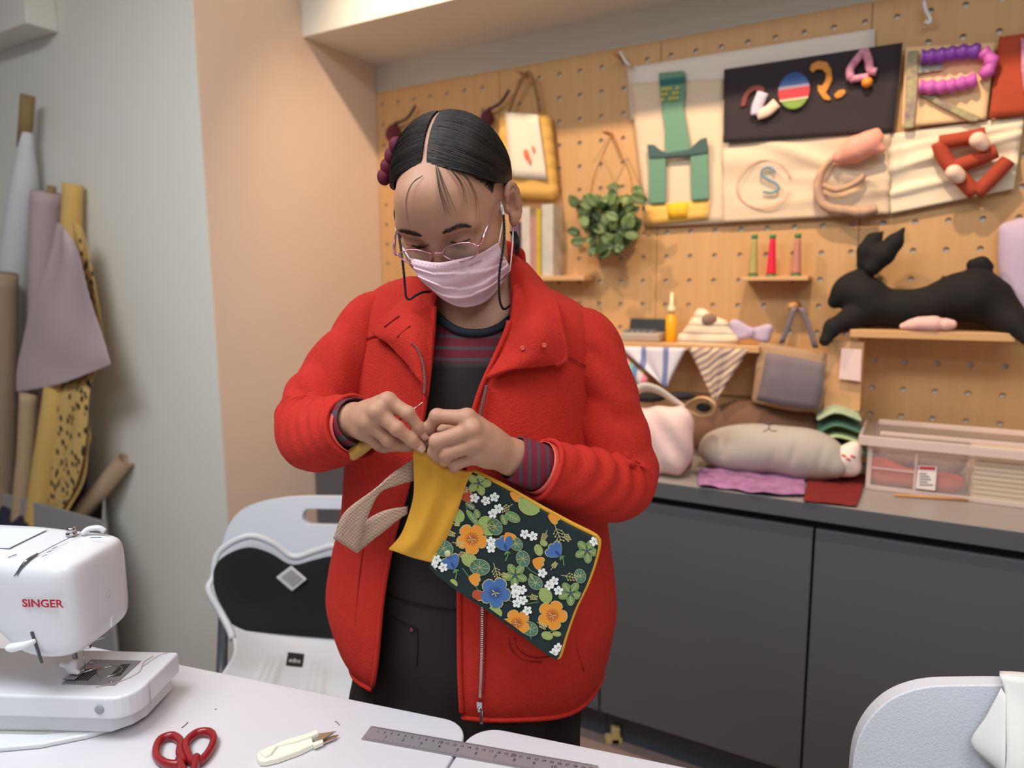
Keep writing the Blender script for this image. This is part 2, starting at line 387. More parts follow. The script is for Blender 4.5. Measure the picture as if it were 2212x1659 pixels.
tag(ob('worktop', *boxw(S_LEFT+.002, 1.25, D_CAB-.012, 2.1445, .780, .823), [Mgrey, Mtop], smooth=False, bevel=.002), 'long grey laminate worktop running along the pegboard wall', 'worktop')
o = bpy.data.objects['worktop']
for p in o.data.polygons:
    if p.normal.z > .9: p.material_index = 1
# ------------------------------------------------------------------ two white work tables
Mtab = mat('white_tabletop', (206, 203, 207), .32, bump=(500, .02))
Mleg = mat('table_leg_metal', (150, 152, 155), .35, metal=.8)
tT = np.array([.949, -.315, 0]); tT /= np.linalg.norm(tT); tN = np.array([-tT[1]*-1, -tT[0], 0]); tN = np.array([tT[1], -tT[0], 0])   # toward the camera
TZ = .74
cA = Zp(1022, 1563, TZ); cB = cA+tT*.003
def work_table(corner, dirx, label):
    w, dp = 1.5, .68
    c0 = corner+dirx*w/2+tN*dp/2
    t = thing('work_table', label, 'table', (c0[0], c0[1], 0))
    out = [c0+tT*x+tN*y-np.array([0, 0, .026]) for x, y in rrect(w, dp, .042, 8)]
    ob('tabletop', *prism(out, (0, 0, .026)), Mtab, t, smooth=False, bevel=.003, bseg=3)
    for sx in (-1, 1):
        for sy in (-1, 1):
            p = c0+tT*sx*(w/2-.08)+tN*sy*(dp/2-.07); p[2] = 0
            ob('leg', *tube([p, p+np.array([0, 0, TZ-.026])], .018, 12), Mleg, t)
work_table(cA, -tT, 'white work table carrying the sewing machine and scissors')
work_table(cB, tT, 'white work table at right under the end of the ruler')
# ================================================================== things on the peg board wall
Zv = np.array([0, 0, 1.]); B_ = np.array([T_W, N_W, Zv]).T
Mdowel = mat('wood_dowel', (206, 150, 96), .5, var=(30, (186, 128, 78)))
Mshelf = mat('shelf_pine', (220, 174, 124), .5, var=(4, (206, 156, 104)), stretch=(2, 2, 30))
Mcream = mat('cream_canvas', (226, 204, 176), .85, bump=(700, .15), var=(5, (216, 190, 160)), sheen=.2)
def peg(x, y, label, length=.07, r=.006):
    p = WB(x, y); 
    return tag(ob('wooden_peg', *tube([p+N_W*.008, p-N_W*length], r, 10), Mdowel), label, 'peg')
def shelf(x0, x1, y, dep, th, label, name='wall_shelf'):        # pixel extent of the front edge, top at y
    a = PL(x0, y, N_W*(D_BOARD-dep), N_W); b = PL(x1, y, N_W*(D_BOARD-dep), N_W); z = (a[2]+b[2])/2
    o = ob(name, *boxw(float(a@T_W), float(b@T_W), D_BOARD-dep, D_BOARD-.0005, z-th, z), Mshelf, smooth=False, bevel=.002)
    tag(o, label, 'shelf'); return float(a@T_W), float(b@T_W), float(z)
def wpoly(pts, off, th, n=None):              # pixel outline on the wall plane -> slab
    P = [WB(x, y, off) for x, y in pts]
    if n: P = list(crom(np.array(P), n, True))
    return prism(P, N_W*th)
def wtube(pts, off, r, sides=10, n=None, **k): 
    P = [WB(x, y, off if np.isscalar(off) else off[i]) for i, (x, y) in enumerate(pts)]
    return tube(P, r, sides, n, **k)
# ---- shelves
sb0, sb1, zR = shelf(1836, 2196, 716, .15, .02, 'long pine shelf carrying the black rabbit cushion')
sp0, sp1, zS = shelf(1600, 1746, 597, .09, .012, 'small pine shelf holding three thread cones')
sl0, sl1, zL = shelf(1235, 1640, 741, .13, .018, 'pine shelf at middle height holding glue bottle and striped pouch')
sk0, sk1, zK = shelf(1060, 1262, 596, .09, .016, 'short pine shelf holding magazines behind the head')
# ---- box under the rabbit shelf
bx = thing('wooden_wall_box', 'open wooden box fixed under the left end of the rabbit shelf', 'box', sdz(sb0-.02, 2.08, zR-.2))
q0 = WS(1800, 880, .1); q1 = WS(1868, 738, .1)
ob('side_panel', *boxw(q1[0]-.012, q1[0], D_BOARD-.12, D_BOARD-.001, q0[1], zR-.022), Mshelf, bx, smooth=False)
ob('side_panel', *boxw(WS(1395, 880, .1)[0]-.012, WS(1395, 880, .1)[0], D_BOARD-.12, D_BOARD-.001, q0[1], zL-.02), Mshelf, bx, smooth=False)
ob('back_panel', *boxw(WS(1395, 880, .1)[0], q1[0]-.012, D_BOARD-.012, D_BOARD-.001, q0[1], zL-.02), Mshelf, bx, smooth=False)
ob('front_panel', *boxw(q1[0]-.085, q1[0], D_BOARD-.13, D_BOARD-.12, q0[1], zR-.03), Mshelf, bx, smooth=False)
# ---- thread cones
Mspool = mat('green_plastic', (70, 120, 70), .5)
def thread_cone(x, y0, y1, col, label):
    p = PL(x, y1, N_W*(D_BOARD-.05), N_W); p[2] = zS; h = PL(x, y0, N_W*(D_BOARD-.05), N_W)[2]-zS
    t = thing('thread_cone', label, 'thread', p, 'thread cones on the small shelf')
    ob('spool', *lathe([(.0145, 0), (.0145, .006), (.009, .007), (.0062, h-.012), (.0085, h-.011), (.0085, h), (.004, h)], p), Mspool, t)
    ob('thread', *lathe([(.009, .0075)]+[(.0128-.0052*k/16+(.0004 if k % 2 else 0), .0075+(h-.02)*k/16) for k in range(17)], p), mat('thread_'+label.split()[0], col, .7, bump=(600, .4)), t)
thread_cone(1627, 507, 587, (172, 160, 96), 'olive green thread cone, leftmost on the small shelf')
thread_cone(1666, 507, 587, (220, 30, 66), 'crimson thread cone in the middle of the small shelf')
thread_cone(1720, 505, 587, (192, 128, 108), 'dusty brown thread cone, rightmost on the small shelf')
# ---- black rabbit cushion
Mrab = mat('black_fabric', (18, 15, 14), .85, bump=(260, .2), sheen=.1)
rs = SDF(); 
def R3(x, y, off=.08): return WB(x, y, off)
rs.chain([R3(1802, 653), R3(1830, 630), R3(1862, 640), R3(1890, 662), R3(1950, 667), R3(2010, 660), R3(2065, 642), R3(2108, 640), R3(2138, 652)], [.016, .033, .039, .044, .041, .041, .05, .058, .046], .03)
rs.cone(R3(1852, 606), R3(1872, 630), .026, .036, .03)
rs.chain([R3(1868, 568), R3(1874, 542), R3(1887, 519), R3(1908, 500)], [.02, .025, .02, .003], .008)
rs.chain([R3(1886, 578, .1), R3(1908, 550, .1), R3(1932, 523, .1), R3(1954, 491, .1)], [.02, .027, .021, .003], .008)
rs.chain([R3(1862, 676), R3(1830, 692, .12), R3(1800, 706, .15), R3(1782, 736, .165)], [.036, .024, .019, .015], .02)
rs.chain([R3(2140, 655), R3(2170, 680, .1), R3(2195, 700, .13), R3(2225, 732, .16)], [.05, .036, .026, .018], .02)
rs.chain([R3(2122, 592), R3(2122, 576)], [.012, .016], .006).chain([R3(2102, 572), R3(2120, 570), R3(2134, 577)], [.015, .018, .013], .006)
rb = thing('rabbit_cushion', 'black stuffed rabbit cushion leaping along the long pine shelf', 'cushion', sdz((sb0+sb1)/2, 2.06, zR))
sob('body', rs, .0055, Mrab, rb)
# ---- soft things near the rabbit
Mpink = mat('pink_felt', (240, 186, 176), .85, bump=(300, .2)); Mlil = mat('lilac_cloth', (196, 176, 198), .85, bump=(200, .25), sheen=.2)
q = SDF().chain([R3(1950, 705, .142), R3(1968, 702, .142)], [.008, .015], .01).chain([R3(1985, 699, .142), R3(2018, 699, .142)], [.017, .019], .006).chain([R3(2044, 701, .142), R3(2055, 701, .142)], [.016, .012], .006)
tag(sob('pink_stuffed_roll', q, .003, Mpink), 'pale pink knotted stuffed roll lying under the rabbit', 'soft toy')
q = SDF()
for i in range(7):
    for j in range(3): q.ell(R3(2200+j*32, 505+i*30, .032), (.034, .024, .034), B_, k=.03)
q.cone(R3(2172, 495, .032), R3(2180, 690, .032), .008, .008, .02).cone(R3(2172, 495, .032), R3(2260, 500, .032), .008, .008, .02)
tag(sob('lilac_cushion', q, .005, Mlil), 'lilac cushion standing at the right end of the rabbit shelf', 'cushion')
tag(ob('hanging_card', *wpoly([(1818, 752), (1861, 755), (1859, 824), (1812, 818)], .145, .002), mat('pink_card', (240, 208, 200), .7), smooth=False), 'small pale pink card hanging below the rabbit shelf', 'card')
# ---- yellow tote bag and its peg
Myel = mat('mustard_canvas', (226, 176, 92), .85, bump=(500, .2)); Mwht = mat('white_print_cloth', (240, 226, 204), .85, bump=(300, .15))
peg(1140, 165, 'wooden peg holding the yellow tote bag')
tb = thing('tote_bag', 'mustard yellow tote bag with white embroidered front hanging on the pegboard', 'bag', WB(1140, 430, .03))
q = SDF()
for i in range(6):
    t = i/5; y = 262+t*150; x0 = 1092-2*t; x1 = 1178+t*14
    q.cone(WB(x0, y, .028), WB(x1, y+2, .028), .022, .024, .03)
sob('bag_body', q, .004, Myel, tb)
ob('front_panel', *grid([[WB(1090+j*(72+i*1.2)/6+i*1.6, 242+i*20+j*1, .058+.004*math.sin(j*1.3)) for j in range(7)] for i in range(8)]), Mwht, tb, solid=.002)
ob('embroidery', *merge(*[wpoly([(x, y), (x+w, y-3), (x+w+2, y+h), (x+3, y+h+3)], .065, .001) for x, y, w, h in ((1130, 325, 9, 14), (1138, 338, 6, 12), (1148, 318, 5, 8))]), mat('orange_thread', (232, 120, 80), .8), tb, smooth=False)
ob('handle', *wtube([(1098, 245), (1112, 205), (1132, 162), (1146, 160), (1158, 200), (1166, 242)], [.03, .04, .05, .05, .04, .03], .0055, 8, 30), mat('brown_webbing', (150, 112, 70), .85), tb)
# ---- dark red stuffed brooches beside the head
Mmar = mat('maroon_velvet', (92, 34, 44), .8, sheen=.5)
for x, y, r, lb in ((1052, 256, .024, 'maroon velvet pouch hanging left of the yellow tote bag'), (850, 290, .03, 'maroon velvet pouch hanging close to the pegboard corner')):
    t = thing('velvet_pouch', lb, 'pouch', WB(x, y+20, .03)); p = WB(x, y, .03)
    sob('pouch_body', SDF().ell(p, (r, .02, r*1.05)).cone(p+Zv*r*.6, p+Zv*r*1.3+T_W*r*.5, r*.5, .006, .012), .003, Mmar, t)
    ob('strap', *tube([p+Zv*r*1.2+T_W*r*.5, WB(x+30, y-35, .03), WB(x+48, y-62, .03)], .005, 8, 10), mat('purple_strap', (66, 40, 60), .8), t)
# ---- magazines on the short shelf
mc = [((232, 220, 206), (1128, 1146)), ((206, 150, 140), (1146, 1160)), ((226, 190, 60), (1160, 1170)), ((222, 214, 200), (1172, 1196)), ((120, 90, 110), (1104, 1124))]
lbm = ['cream magazine with a plain spine', 'dusty pink magazine', 'thin yellow booklet', 'wide off-white magazine', 'dull purple magazine']
for (c, (a, b)), lb, hy in zip(mc, lbm, (448, 470, 452, 442, 480)):
    p0, p1 = WS(a, 500, .07), WS(b, 500, .07); zt = WS(a, hy, .07)[1]
    t = thing('magazine', lb+' standing on the short shelf behind the head', 'magazine', sdz((p0[0]+p1[0])/2, 2.08, zK), 'magazines on the short shelf')
    ob('pages', *boxw(p0[0]+.001, p1[0]-.001, D_BOARD-.072, D_BOARD-.004, zK, zt-.003), mat('paper_edge', (232, 224, 208), .8), t, smooth=False)
    m_ = mat('cover_'+lb.split()[0]+lb.split()[1], c, .45, var=(30, tuple(int(v*.8) for v in c)))
    ob('cover', *merge(boxw(p0[0], p0[0]+.001, D_BOARD-.074, D_BOARD-.003, zK, zt), boxw(p1[0]-.001, p1[0], D_BOARD-.074, D_BOARD-.003, zK, zt), boxw(p0[0], p1[0], D_BOARD-.0745, D_BOARD-.072, zK, zt)), m_, t, smooth=False)
# ---- hanging plant
pl = thing('hanging_plant', 'small trailing variegated plant hanging on a string from a peg', 'plant', WB(1310, 560, .05))
peg(1322, 292, 'wooden peg holding the plant string')
Mstr = mat('jute_string', (170, 112, 70), .9)
ob('string', *merge(wtube([(1322, 290), (1300, 340), (1282, 385), (1275, 430)], .06, .0022, 6, 10), wtube([(1322, 290), (1345, 340), (1362, 380), (1368, 430)], .06, .0022, 6, 10)), Mstr, pl)
ob('pot', *lathe([(.012, 0), (.034, .002), (.04, .03), (.042, .05), (.037, .05), (.035, .035)], WB(1312, 545, .06)), mat('moss_pot', (110, 110, 70), .9, bump=(90, .6)), pl)
Mlf = [mat('leaf_green', (50, 76, 38), .5, var=(60, (120, 136, 80))), mat('leaf_dark', (28, 50, 26), .5, var=(60, (66, 94, 48))), mat('leaf_pale', (140, 156, 100), .5, var=(60, (84, 116, 62)))]
lv = random.Random(3)
spots = [(lv.uniform(1236, 1378), lv.uniform(428, 545)) for _ in range(110)]+[(1325, 404), (1324, 420), (1376, 410), (1380, 428), (1246, 440), (1240, 500), (1290, 430), (1305, 440)]
spots = [p for p in spots if ((p[0]-1308)/74)**2+((p[1]-488)/60)**2 < 1 or p[1] < 445]
lmesh = None
for i, (x, y) in enumerate(spots):
    c = WB(x, y, lv.uniform(.03, .13)); a = lv.uniform(0, 6.28); L = lv.uniform(.034, .05); wd_ = L*.36
    u = np.array([math.cos(a), 0, math.sin(a)*.9+.25]); u = u[0]*T_W+u[2]*Zv-N_W*lv.uniform(-.2, .7); u /= np.linalg.norm(u)
    nn = -N_W+lv.uniform(-.5, .5)*T_W+lv.uniform(-.1, .8)*Zv; w = np.cross(u, nn); w /= np.linalg.norm(w); nn = np.cross(w, u)
    G = []
    for k in range(5):
        t = k/4; ww = wd_*math.sin(math.pi*(.08+.86*t)); G.append([c+u*L*(t-.5)+w*ww*s_+nn*(.004*(s_*s_)-.006*t*t) for s_ in (-1, -.5, 0, .5, 1)])
    o = ob('leaf', *grid(G), Mlf[i % 3], pl, solid=.0012, fix=False)
st_ = [tube([WB(1312, 520, .06), WB((x+1312)/2, (y+500)/2, .09), WB(x, y, .08)], .0018, 5, 6) for x, y in spots[::3]]
ob('stems', *merge(*st_), Mlf[1], pl)
# ---- banner: one pieced cloth with stuffed letters
bn = thing('fabric_banner', 'pieced cream fabric banner with stuffed letters and a black 2024 panel', 'banner', WB(1790, 480, .02))
def bgrid(tl, tr, br, bl, nr, nc, off, amp, fx, seed=0):
    G = []; r_ = random.Random(seed); ph = [r_.uniform(0, 6.28) for _ in range(4)]
    for i in range(nr):
        v = i/(nr-1); row = []
        for j in range(nc):
            u = j/(nc-1); x = (tl[0]*(1-u)+tr[0]*u)*(1-v)+(bl[0]*(1-u)+br[0]*u)*v; y = (tl[1]*(1-u)+tr[1]*u)*(1-v)+(bl[1]*(1-u)+br[1]*u)*v
            w = amp*(math.sin(fx*v*6.28+2.2*u+ph[0])+.6*math.sin(fx*1.7*v*6.28-3*u+ph[1]))*math.sin(math.pi*min(1, v*1.2+.05))
            row.append(WB(x, y, off+w))
        G.append(row)
    return np.array(G)
Mwb = mat('white_calico', (228, 216, 204), .85, bump=(400, .1)); Mblkc = mat('charcoal_corduroy', (54, 46, 50), .9, bump=(160, .4), stretch=(30, 30, 1), sheen=.1)
def cloth(name, G, m_, th=.0015): return ob(name, *grid(G), m_, bn, solid=th)
cloth('white_panel', bgrid((1355, 146), (1890, 62), (1890, 150), (1362, 260), 8, 16, .012, .002, 1, 1), Mwb)
cloth('cream_panel', bgrid((1360, 180), (1562, 170), (1565, 482), (1398, 490), 20, 16, .016, .002, 1.2, 2), Mcream)
G = bgrid((1560, 215), (1925, 205), (1922, 462), (1562, 481), 34, 40, .02, .005, 2.0, 3)
for i in range(34):                                                  # slanting pull folds
    for j in range(40):
        u, v = j/39, i/33; fz = min(1, max(0, (v-.30)/.12)); G[i, j] -= N_W*fz*.015*math.exp(-((v-.18-.62*u)/.06)**2)*(1-u)**.4+N_W*.011*math.exp(-((v-.62-.1*u)/.04)**2)*u+N_W*.010*math.exp(-((v-.9+.1*u)/.04)**2)*u
cloth('cream_strip', G, Mcream)
G = bgrid((1918, 290), (2212, 250), (2190, 408), (1924, 462), 30, 24, .02, .004, 2.4, 4)
for i in range(30):
    for j in range(24):
        u, v = j/23, i/29; G[i, j] -= N_W*(.013*math.exp(-((v-.45+.2*u)/.05)**2)+.011*math.exp(-((v-.75+.1*u)/.05)**2)+.010*math.exp(-((v-.22+.1*u)/.05)**2))
cloth('cream_end_strip', G, mat('ivory_canvas', (236, 218, 190), .85, bump=(500, .12)))
cloth('charcoal_panel', bgrid((1564, 150), (1950, 92), (1930, 286), (1563, 309), 14, 20, .032, .0025, .8, 5), Mblkc)
cloth('r_panel', bgrid((1956, 102), (2150, 92), (2130, 258), (1948, 276), 18, 16, .03, .003, 2, 6), mat('peach_cloth', (240, 198, 150), .85, bump=(300, .15)))
cloth('red_panel', bgrid((2158, 80), (2300, 60), (2300, 240), (2136, 256), 10, 10, .034, .002, 1, 7), mat('rust_red_cloth', (178, 72, 42), .85, bump=(400, .2)))
cloth('yellow_base', bgrid((1394, 444), (1533, 430), (1530, 472), (1400, 486), 4, 10, .024, .001, 1, 8), mat('honey_cloth', (240, 190, 98), .85)); 
cloth('yellow_patch', bgrid((1440, 440), (1486, 436), (1484, 470), (1444, 474), 3, 5, .027, .0005, 1, 9), mat('sun_yellow_cloth', (242, 182, 42), .85))
# chair-shaped green letter h
Mgrn = mat('sage_green_cloth', (104, 146, 122), .85, bump=(400, .15)); Mgrd = mat('slate_green_cloth', (66, 92, 92), .85)
def padded(name, pts, off, th, m_): return ob(name, *wpoly(pts, off, th), m_, bn, smooth=False, bevel=.003, bseg=2)
padded('letter_h_back', [(1422, 157), (1478, 152), (1480, 205), (1476, 232), (1492, 326), (1436, 332), (1436, 285), (1426, 210)], .03, .008, Mgrn)
padded('letter_h_leg', [(1400, 325), (1438, 330), (1437, 438), (1402, 440)], .034, .01, Mgrn)
padded('letter_h_leg', [(1490, 320), (1529, 314), (1531, 430), (1493, 433)], .034, .01, Mgrn)
padded('letter_h_arm', [(1397, 312), (1412, 312), (1425, 323), (1440, 330), (1488, 322), (1512, 300), (1526, 296), (1530, 330), (1492, 336), (1440, 340), (1400, 342)], .038, .008, Mgrd)
padded('letter_h_band', [(1424, 172), (1480, 165), (1480, 178), (1425, 184)], .034, .004, mat('deep_teal_cloth', (40, 104, 104), .8))
ob('embroidered_text', *merge(*[wpoly([(1428+k*8, 190+j*11-k*.9), (1434+k*8, 189+j*11-k*.9), (1434+k*8, 196+j*11-k*.9), (1428+k*8, 197+j*11-k*.9)], .0355, .001) for k in range(5) for j in range(3) if (k+j) % 4 != 3]), mat('yellow_thread', (196, 186, 86), .8), bn, smooth=False)
# numerals of the year, each stuffed or appliqued
padded('numeral_two', list(map(tuple, crom([(1600, 228), (1606, 205), (1622, 187), (1640, 183), (1652, 192), (1646, 200), (1630, 196), (1616, 208), (1610, 228)], 30, True))), .042, .007, mat('rust_cord', (120, 62, 58), .8))
ob('numeral_two_stem', *wtube([(1648, 200), (1636, 230), (1634, 248)], .046, .016, 10, 10, flat=.5), mat('lilac_grey_cloth', (196, 190, 210), .8), bn)
ob('numeral_two_base', *wtube([(1636, 248), (1658, 240), (1678, 222)], .046, .015, 10, 10, flat=.5), mat('pale_peach_cloth', (240, 206, 184), .8), bn)
oz = padded('numeral_zero', [(1715+34*math.cos(t), 196+40*math.sin(t)-.1*34*math.cos(t)) for t in np.linspace(0, 6.28, 28, endpoint=False)], .046, .008, mat('leaf_green_cloth', (128, 158, 74), .8))
for nm_, y0, y1, c in (('zero_stripe_blue', 157, 184, (52, 84, 140)), ('zero_stripe_grey', 184, 190, (150, 140, 160)), ('zero_stripe_red', 190, 212, (186, 62, 70)), ('zero_stripe_cream', 212, 216, (226, 200, 170))):
    pts = []
    for y in np.linspace(y0, y1, 5): pts.append((1715+34*math.sqrt(max(0, 1-((y-196)/40)**2)), y))
    L_ = [(1430-x+2000, y) for x, y in pts[::-1]]
    pr = [(x, y-.14*(x-1715)) for x, y in pts+[(2*1715-x, y) for x, y in pts[::-1]]]
    ob(nm_, *wpoly(pr, .0475, .002), mat(nm_, c, .8), oz, smooth=False)
Mora = mat('orange_print', (214, 148, 66), .8, var=(60, (190, 120, 50)))
padded('numeral_two_second', [(1748, 150), (1752, 138), (1766, 131), (1786, 133), (1796, 150), (1798, 172), (1790, 190), (1784, 200), (1796, 214), (1790, 218), (1778, 214), (1766, 196), (1766, 182), (1774, 186), (1782, 176), (1784, 160), (1776, 150), (1762, 150), (1756, 158)], .042, .006, Mora)
padded('numeral_two_foot', [(1800, 205), (1812, 194), (1824, 192), (1828, 200), (1818, 210), (1806, 214)], .042, .006, Mora)
Mgin = mat('pink_gingham', (176, 40, 100), .8, var=(70, (236, 190, 204)))
ob('numeral_four', *merge(wtube([(1868, 108), (1850, 130), (1836, 150), (1838, 172)], .048, .010, 10, 10), wtube([(1836, 172), (1860, 168), (1876, 166)], .048, .009, 10, 6), wtube([(1868, 108), (1876, 130), (1880, 152), (1893, 155)], .048, .010, 10, 10)), Mgin, bn)
sob('numeral_four_bead', SDF().ell(WB(1873, 178, .05), (.013, .013, .013)), .002, mat('orange_bead', (236, 144, 50), .5), bn)
# the R: purple pleats and a printed stem
Mpur = mat('purple_satin', (118, 58, 160), .45, sheen=.3); Mmag = mat('magenta_satin', (200, 96, 180), .5); Mprt = mat('green_purple_print', (196, 200, 120), .8, var=(70, (110, 40, 120)))
def pleat(pts, off, r, m_, name, n=24): 
    ob(name, *wtube(pts, off, r, 12, n, fn=lambda s, th: .003*np.cos(s*34)*np.ones_like(th)), m_, bn)
pleat([(1990, 124), (2030, 120), (2070, 114), (2118, 110)], .05, .017, Mpur, 'letter_r_top')
pleat([(2122, 112), (2140, 128), (2138, 148), (2120, 166)], .05, .014, Mmag, 'letter_r_side', 9)
pleat([(1986, 188), (2030, 188), (2070, 182), (2110, 172)], .05, .016, Mmag, 'letter_r_bar')
ob('letter_r_stem', *wpoly([(1962, 110), (1984, 108), (1982, 200), (1974, 276), (1952, 277), (1956, 180)], .044, .008), Mprt, bn, smooth=False, bevel=.003)
ob('letter_r_leg', *wpoly([(1986, 204), (2008, 202), (2050, 222), (2118, 252), (2112, 262), (2094, 262), (2030, 230)], .044, .008), Mprt, bn, smooth=False, bevel=.003)
ob('letter_r_window', *wpoly([(1984, 140), (2036, 134), (2036, 150), (1984, 158)], .04, .003), mat('blue_print', (120, 150, 176), .8, var=(50, (200, 180, 120))), bn, smooth=False)
padded('star_letter', [(2206, 80), (2226, 90), (2220, 140), (2212, 200), (2206, 150)], .044, .01, Mgin)
# the S: printed ring and embroidered letter
Mring = mat('faint_pink_print', (236, 178, 158), .85); 
ob('printed_ring', *tube([WB(1650+58*math.cos(t), 398-4*math.cos(t)+52*math.sin(t), .0285+.004*math.sin(2*t)) for t in np.linspace(.3, 6.1, 40)], .0016, 6), Mring, bn)
ob('letter_s', *wtube([(1675, 372), (1662, 362), (1648, 366), (1645, 378), (1660, 388), (1676, 396), (1682, 408), (1668, 416), (1648, 414)], .032, .0032, 8, 40), mat('teal_blue_embroidery', (96, 146, 176), .7), bn)
# the C snake and its pink head
Mrope = mat('printed_rope', (214, 180, 120), .8, var=(60, (150, 110, 130)))
ob('letter_c', *wtube([(1800, 342), (1780, 362), (1768, 390), (1768, 418), (1778, 440), (1800, 452), (1830, 455), (1862, 458), (1895, 450)], .046, [.008, .009, .011, .012, .012, .013, .013, .014, .012], 10, 60), Mrope, bn)
ob('letter_c_tongue', *wtube([(1778, 400), (1805, 410), (1835, 402), (1858, 388), (1866, 378)], .05, .008, 10, 30), Mrope, bn)
sob('pink_glove', SDF().chain([WB(1815, 338, .05), WB(1850, 322, .055), WB(1880, 308, .055)], [.02, .03, .026], .02).cone(WB(1880, 306, .055), WB(1900, 296, .055), .018, .01).cone(WB(1880, 320, .055), WB(1904, 322, .055), .016, .01).cone(WB(1872, 296, .055), WB(1894, 284, .055), .014, .009), .004, mat('salmon_knit', (236, 160, 140), .85, bump=(200, .3)), bn)
# the E of rust tubes with two pale dolls
Mrust = mat('rust_tube_cloth', (168, 66, 40), .85, bump=(300, .2))
for pts in ([(2128, 290), (2080, 300), (2028, 308)], [(2028, 308), (2040, 340), (2062, 368), (2082, 392), (2108, 418)], [(2054, 362), (2100, 348), (2152, 326)], [(2108, 418), (2145, 382), (2178, 346)]):
    ob('letter_e_bar', *wtube(pts, .055, .0175, 12, 14), Mrust, bn)
for x, y in ((2112, 302), (2060, 372)):
    sob('pale_doll', SDF().ell(WB(x, y, .085), (.018, .018, .018)).ell(WB(x+12, y+10, .08), (.014, .014, .016)), .003, mat('pale_doll_cloth', (242, 206, 182), .85), bn)
# pegs, clips and a white hook
peg(1345, 128, 'wooden peg with a white clip at the left end of the banner')
tag(ob('white_clip', *wtube([(1340, 112), (1348, 128), (1360, 142)], .04, .004, 8, 8), mat('white_plastic', (226, 224, 222), .4)), 'white plastic clip at the upper left corner of the banner', 'clip')
tag(ob('white_hook', *wtube([(1996, 2), (2000, 22), (2010, 42), (2006, 50), (1998, 46)], .03, .0045, 8, 14), mat('white_plastic', (226, 224, 222), .4)), 'white plastic hook on the pegboard above the R panel', 'hook')
# ---- small things on the middle shelf
pc = thing('tin_case', 'open black-lidded flat case with grey tray on the middle shelf', 'case', sdz(sl0+.16, 2.05, zL))
a, b = WS(1342, 736, .09)[0], WS(1428, 736, .09)[0]
ob('tray', *boxw(a, b, D_BOARD-.11, D_BOARD-.03, zL, zL+.026), mat('warm_grey_plastic', (178, 160, 142), .5), pc, smooth=False, bevel=.006)
ob('lid', *boxo(sdz(a, D_BOARD-.028, zL), T_W*(b-a), N_W*.006, N_W*.015+Zv*(WS(1342, 688, .03)[1]-zL)), Mblk, pc, smooth=False, bevel=.002)
ob('contents', *merge(*[boxw(a+.01+.02*k, a+.024+.02*k, D_BOARD-.1, D_BOARD-.05, zL+.026, zL+.034) for k in range(5)]), mat('silver_tools', (170, 168, 170), .3, metal=.6), pc, smooth=False)
p = WB(1449, 732, .07); p[2] = zL; gh = WB(1449, 632, .07)[2]-zL
gb = thing('glue_bottle', 'small yellow glue bottle with a cream nozzle on the middle shelf', 'bottle', p)
ob('bottle', *lathe([(.014, 0), (.0165, .003), (.0165, gh*.5), (.009, gh*.56), (.009, gh*.6)], p), mat('yellow_glue', (242, 176, 26), .35), gb)
ob('nozzle', *lathe([(.0125, gh*.6), (.0125, gh*.68), (.006, gh*.76), (.0045, gh), (.002, gh)], p), mat('cream_plastic', (246, 226, 180), .4), gb)
ph = thing('knitted_pouch', 'cream and grey striped drawstring pouch slumped on the middle shelf', 'pouch', sdz(WS(1535, 740, .08)[0], 2.05, zL))
q = SDF().chain([WB(1485, 735, .08), WB(1535, 736, .08), WB(1580, 732, .08)], [.03, .034, .024], .02).cone(WB(1508, 710, .08), WB(1515, 680, .07), .034, .02, .02).cone(WB(1530, 700, .08), WB(1560, 705, .08), .03, .02, .02)
sob('pouch_body', q, .004, stripes('pouch_stripes', [(.55, (238, 218, 184)), (.2, (176, 150, 130)), (.25, (226, 204, 176))], 2, .024, bump=(200, .4)), ph)
sob('opening', SDF().ell(WB(1532, 690, .105), (.022, .01, .018)), .002, mat('brown_print_lining', (176, 142, 118), .8, var=(150, (120, 90, 84))), ph)
bw = thing('fabric_bow', 'lilac fabric bow resting at the right of the striped pouch', 'bow', sdz(WS(1622, 736, .08)[0], 2.06, zL))
q = SDF()
for k in range(4):
    t = k/3
    q.cone(WB(1618-32*t, 712-4*t-8*t, .08), WB(1618-26*t, 722+4*t, .08), .007+.007*t, .007+.006*t, .014).cone(WB(1626+34*t, 716-6*t, .08), WB(1624+30*t, 726+4*t, .08), .007+.006*t, .007+.006*t, .014)
sob('bow_body', q, .003, Mlil, bw); sob('bow_knot', SDF().ell(WB(1622, 718, .1), (.008, .008, .014)), .002, Mlil, bw)
# ---- bandanas and totes below the shelf
def flag(name, label, pts, off, m_, amp=.006):
    t = np.linspace(0, 1, 12); tl, tr, tip = [np.array(p, float) for p in pts]; G = []
    for i in range(12):
        v = i/11; a = tl*(1-v)+tip*v; b = tr*(1-v)+tip*v; w = np.array([a*(1-u)+b*u for u in np.linspace(0, 1, 14)])
        G.append([WB(x, y+18*math.sin(math.pi*j/13)*v*(1-v), off+amp*math.sin(j*1.15+v*2)) for j, (x, y) in enumerate(w)])
    return tag(ob(name, *grid(G), m_, solid=.002), label, 'bandana')
rw = (0, 0, HEAD)
flag('bandana', 'white bandana with blue stripes hanging from the middle shelf', [(1335, 748), (1482, 752), (1440, 838)], .142, stripes('blue_stripe', [(.62, (226, 216, 222)), (.24, (120, 130, 172)), (.14, (226, 216, 222))], 0, .068, rot=rw))
flag('bandana', 'cream bandana with slanting tan stripes hanging under the striped pouch', [(1486, 750), (1618, 754), (1545, 872)], .142, stripes('tan_stripe', [(.3, (206, 176, 152)), (.18, (120, 104, 112)), (.3, (222, 196, 166)), (.22, (150, 128, 124))], 0, .034, rot=(0, -1.1, HEAD)))
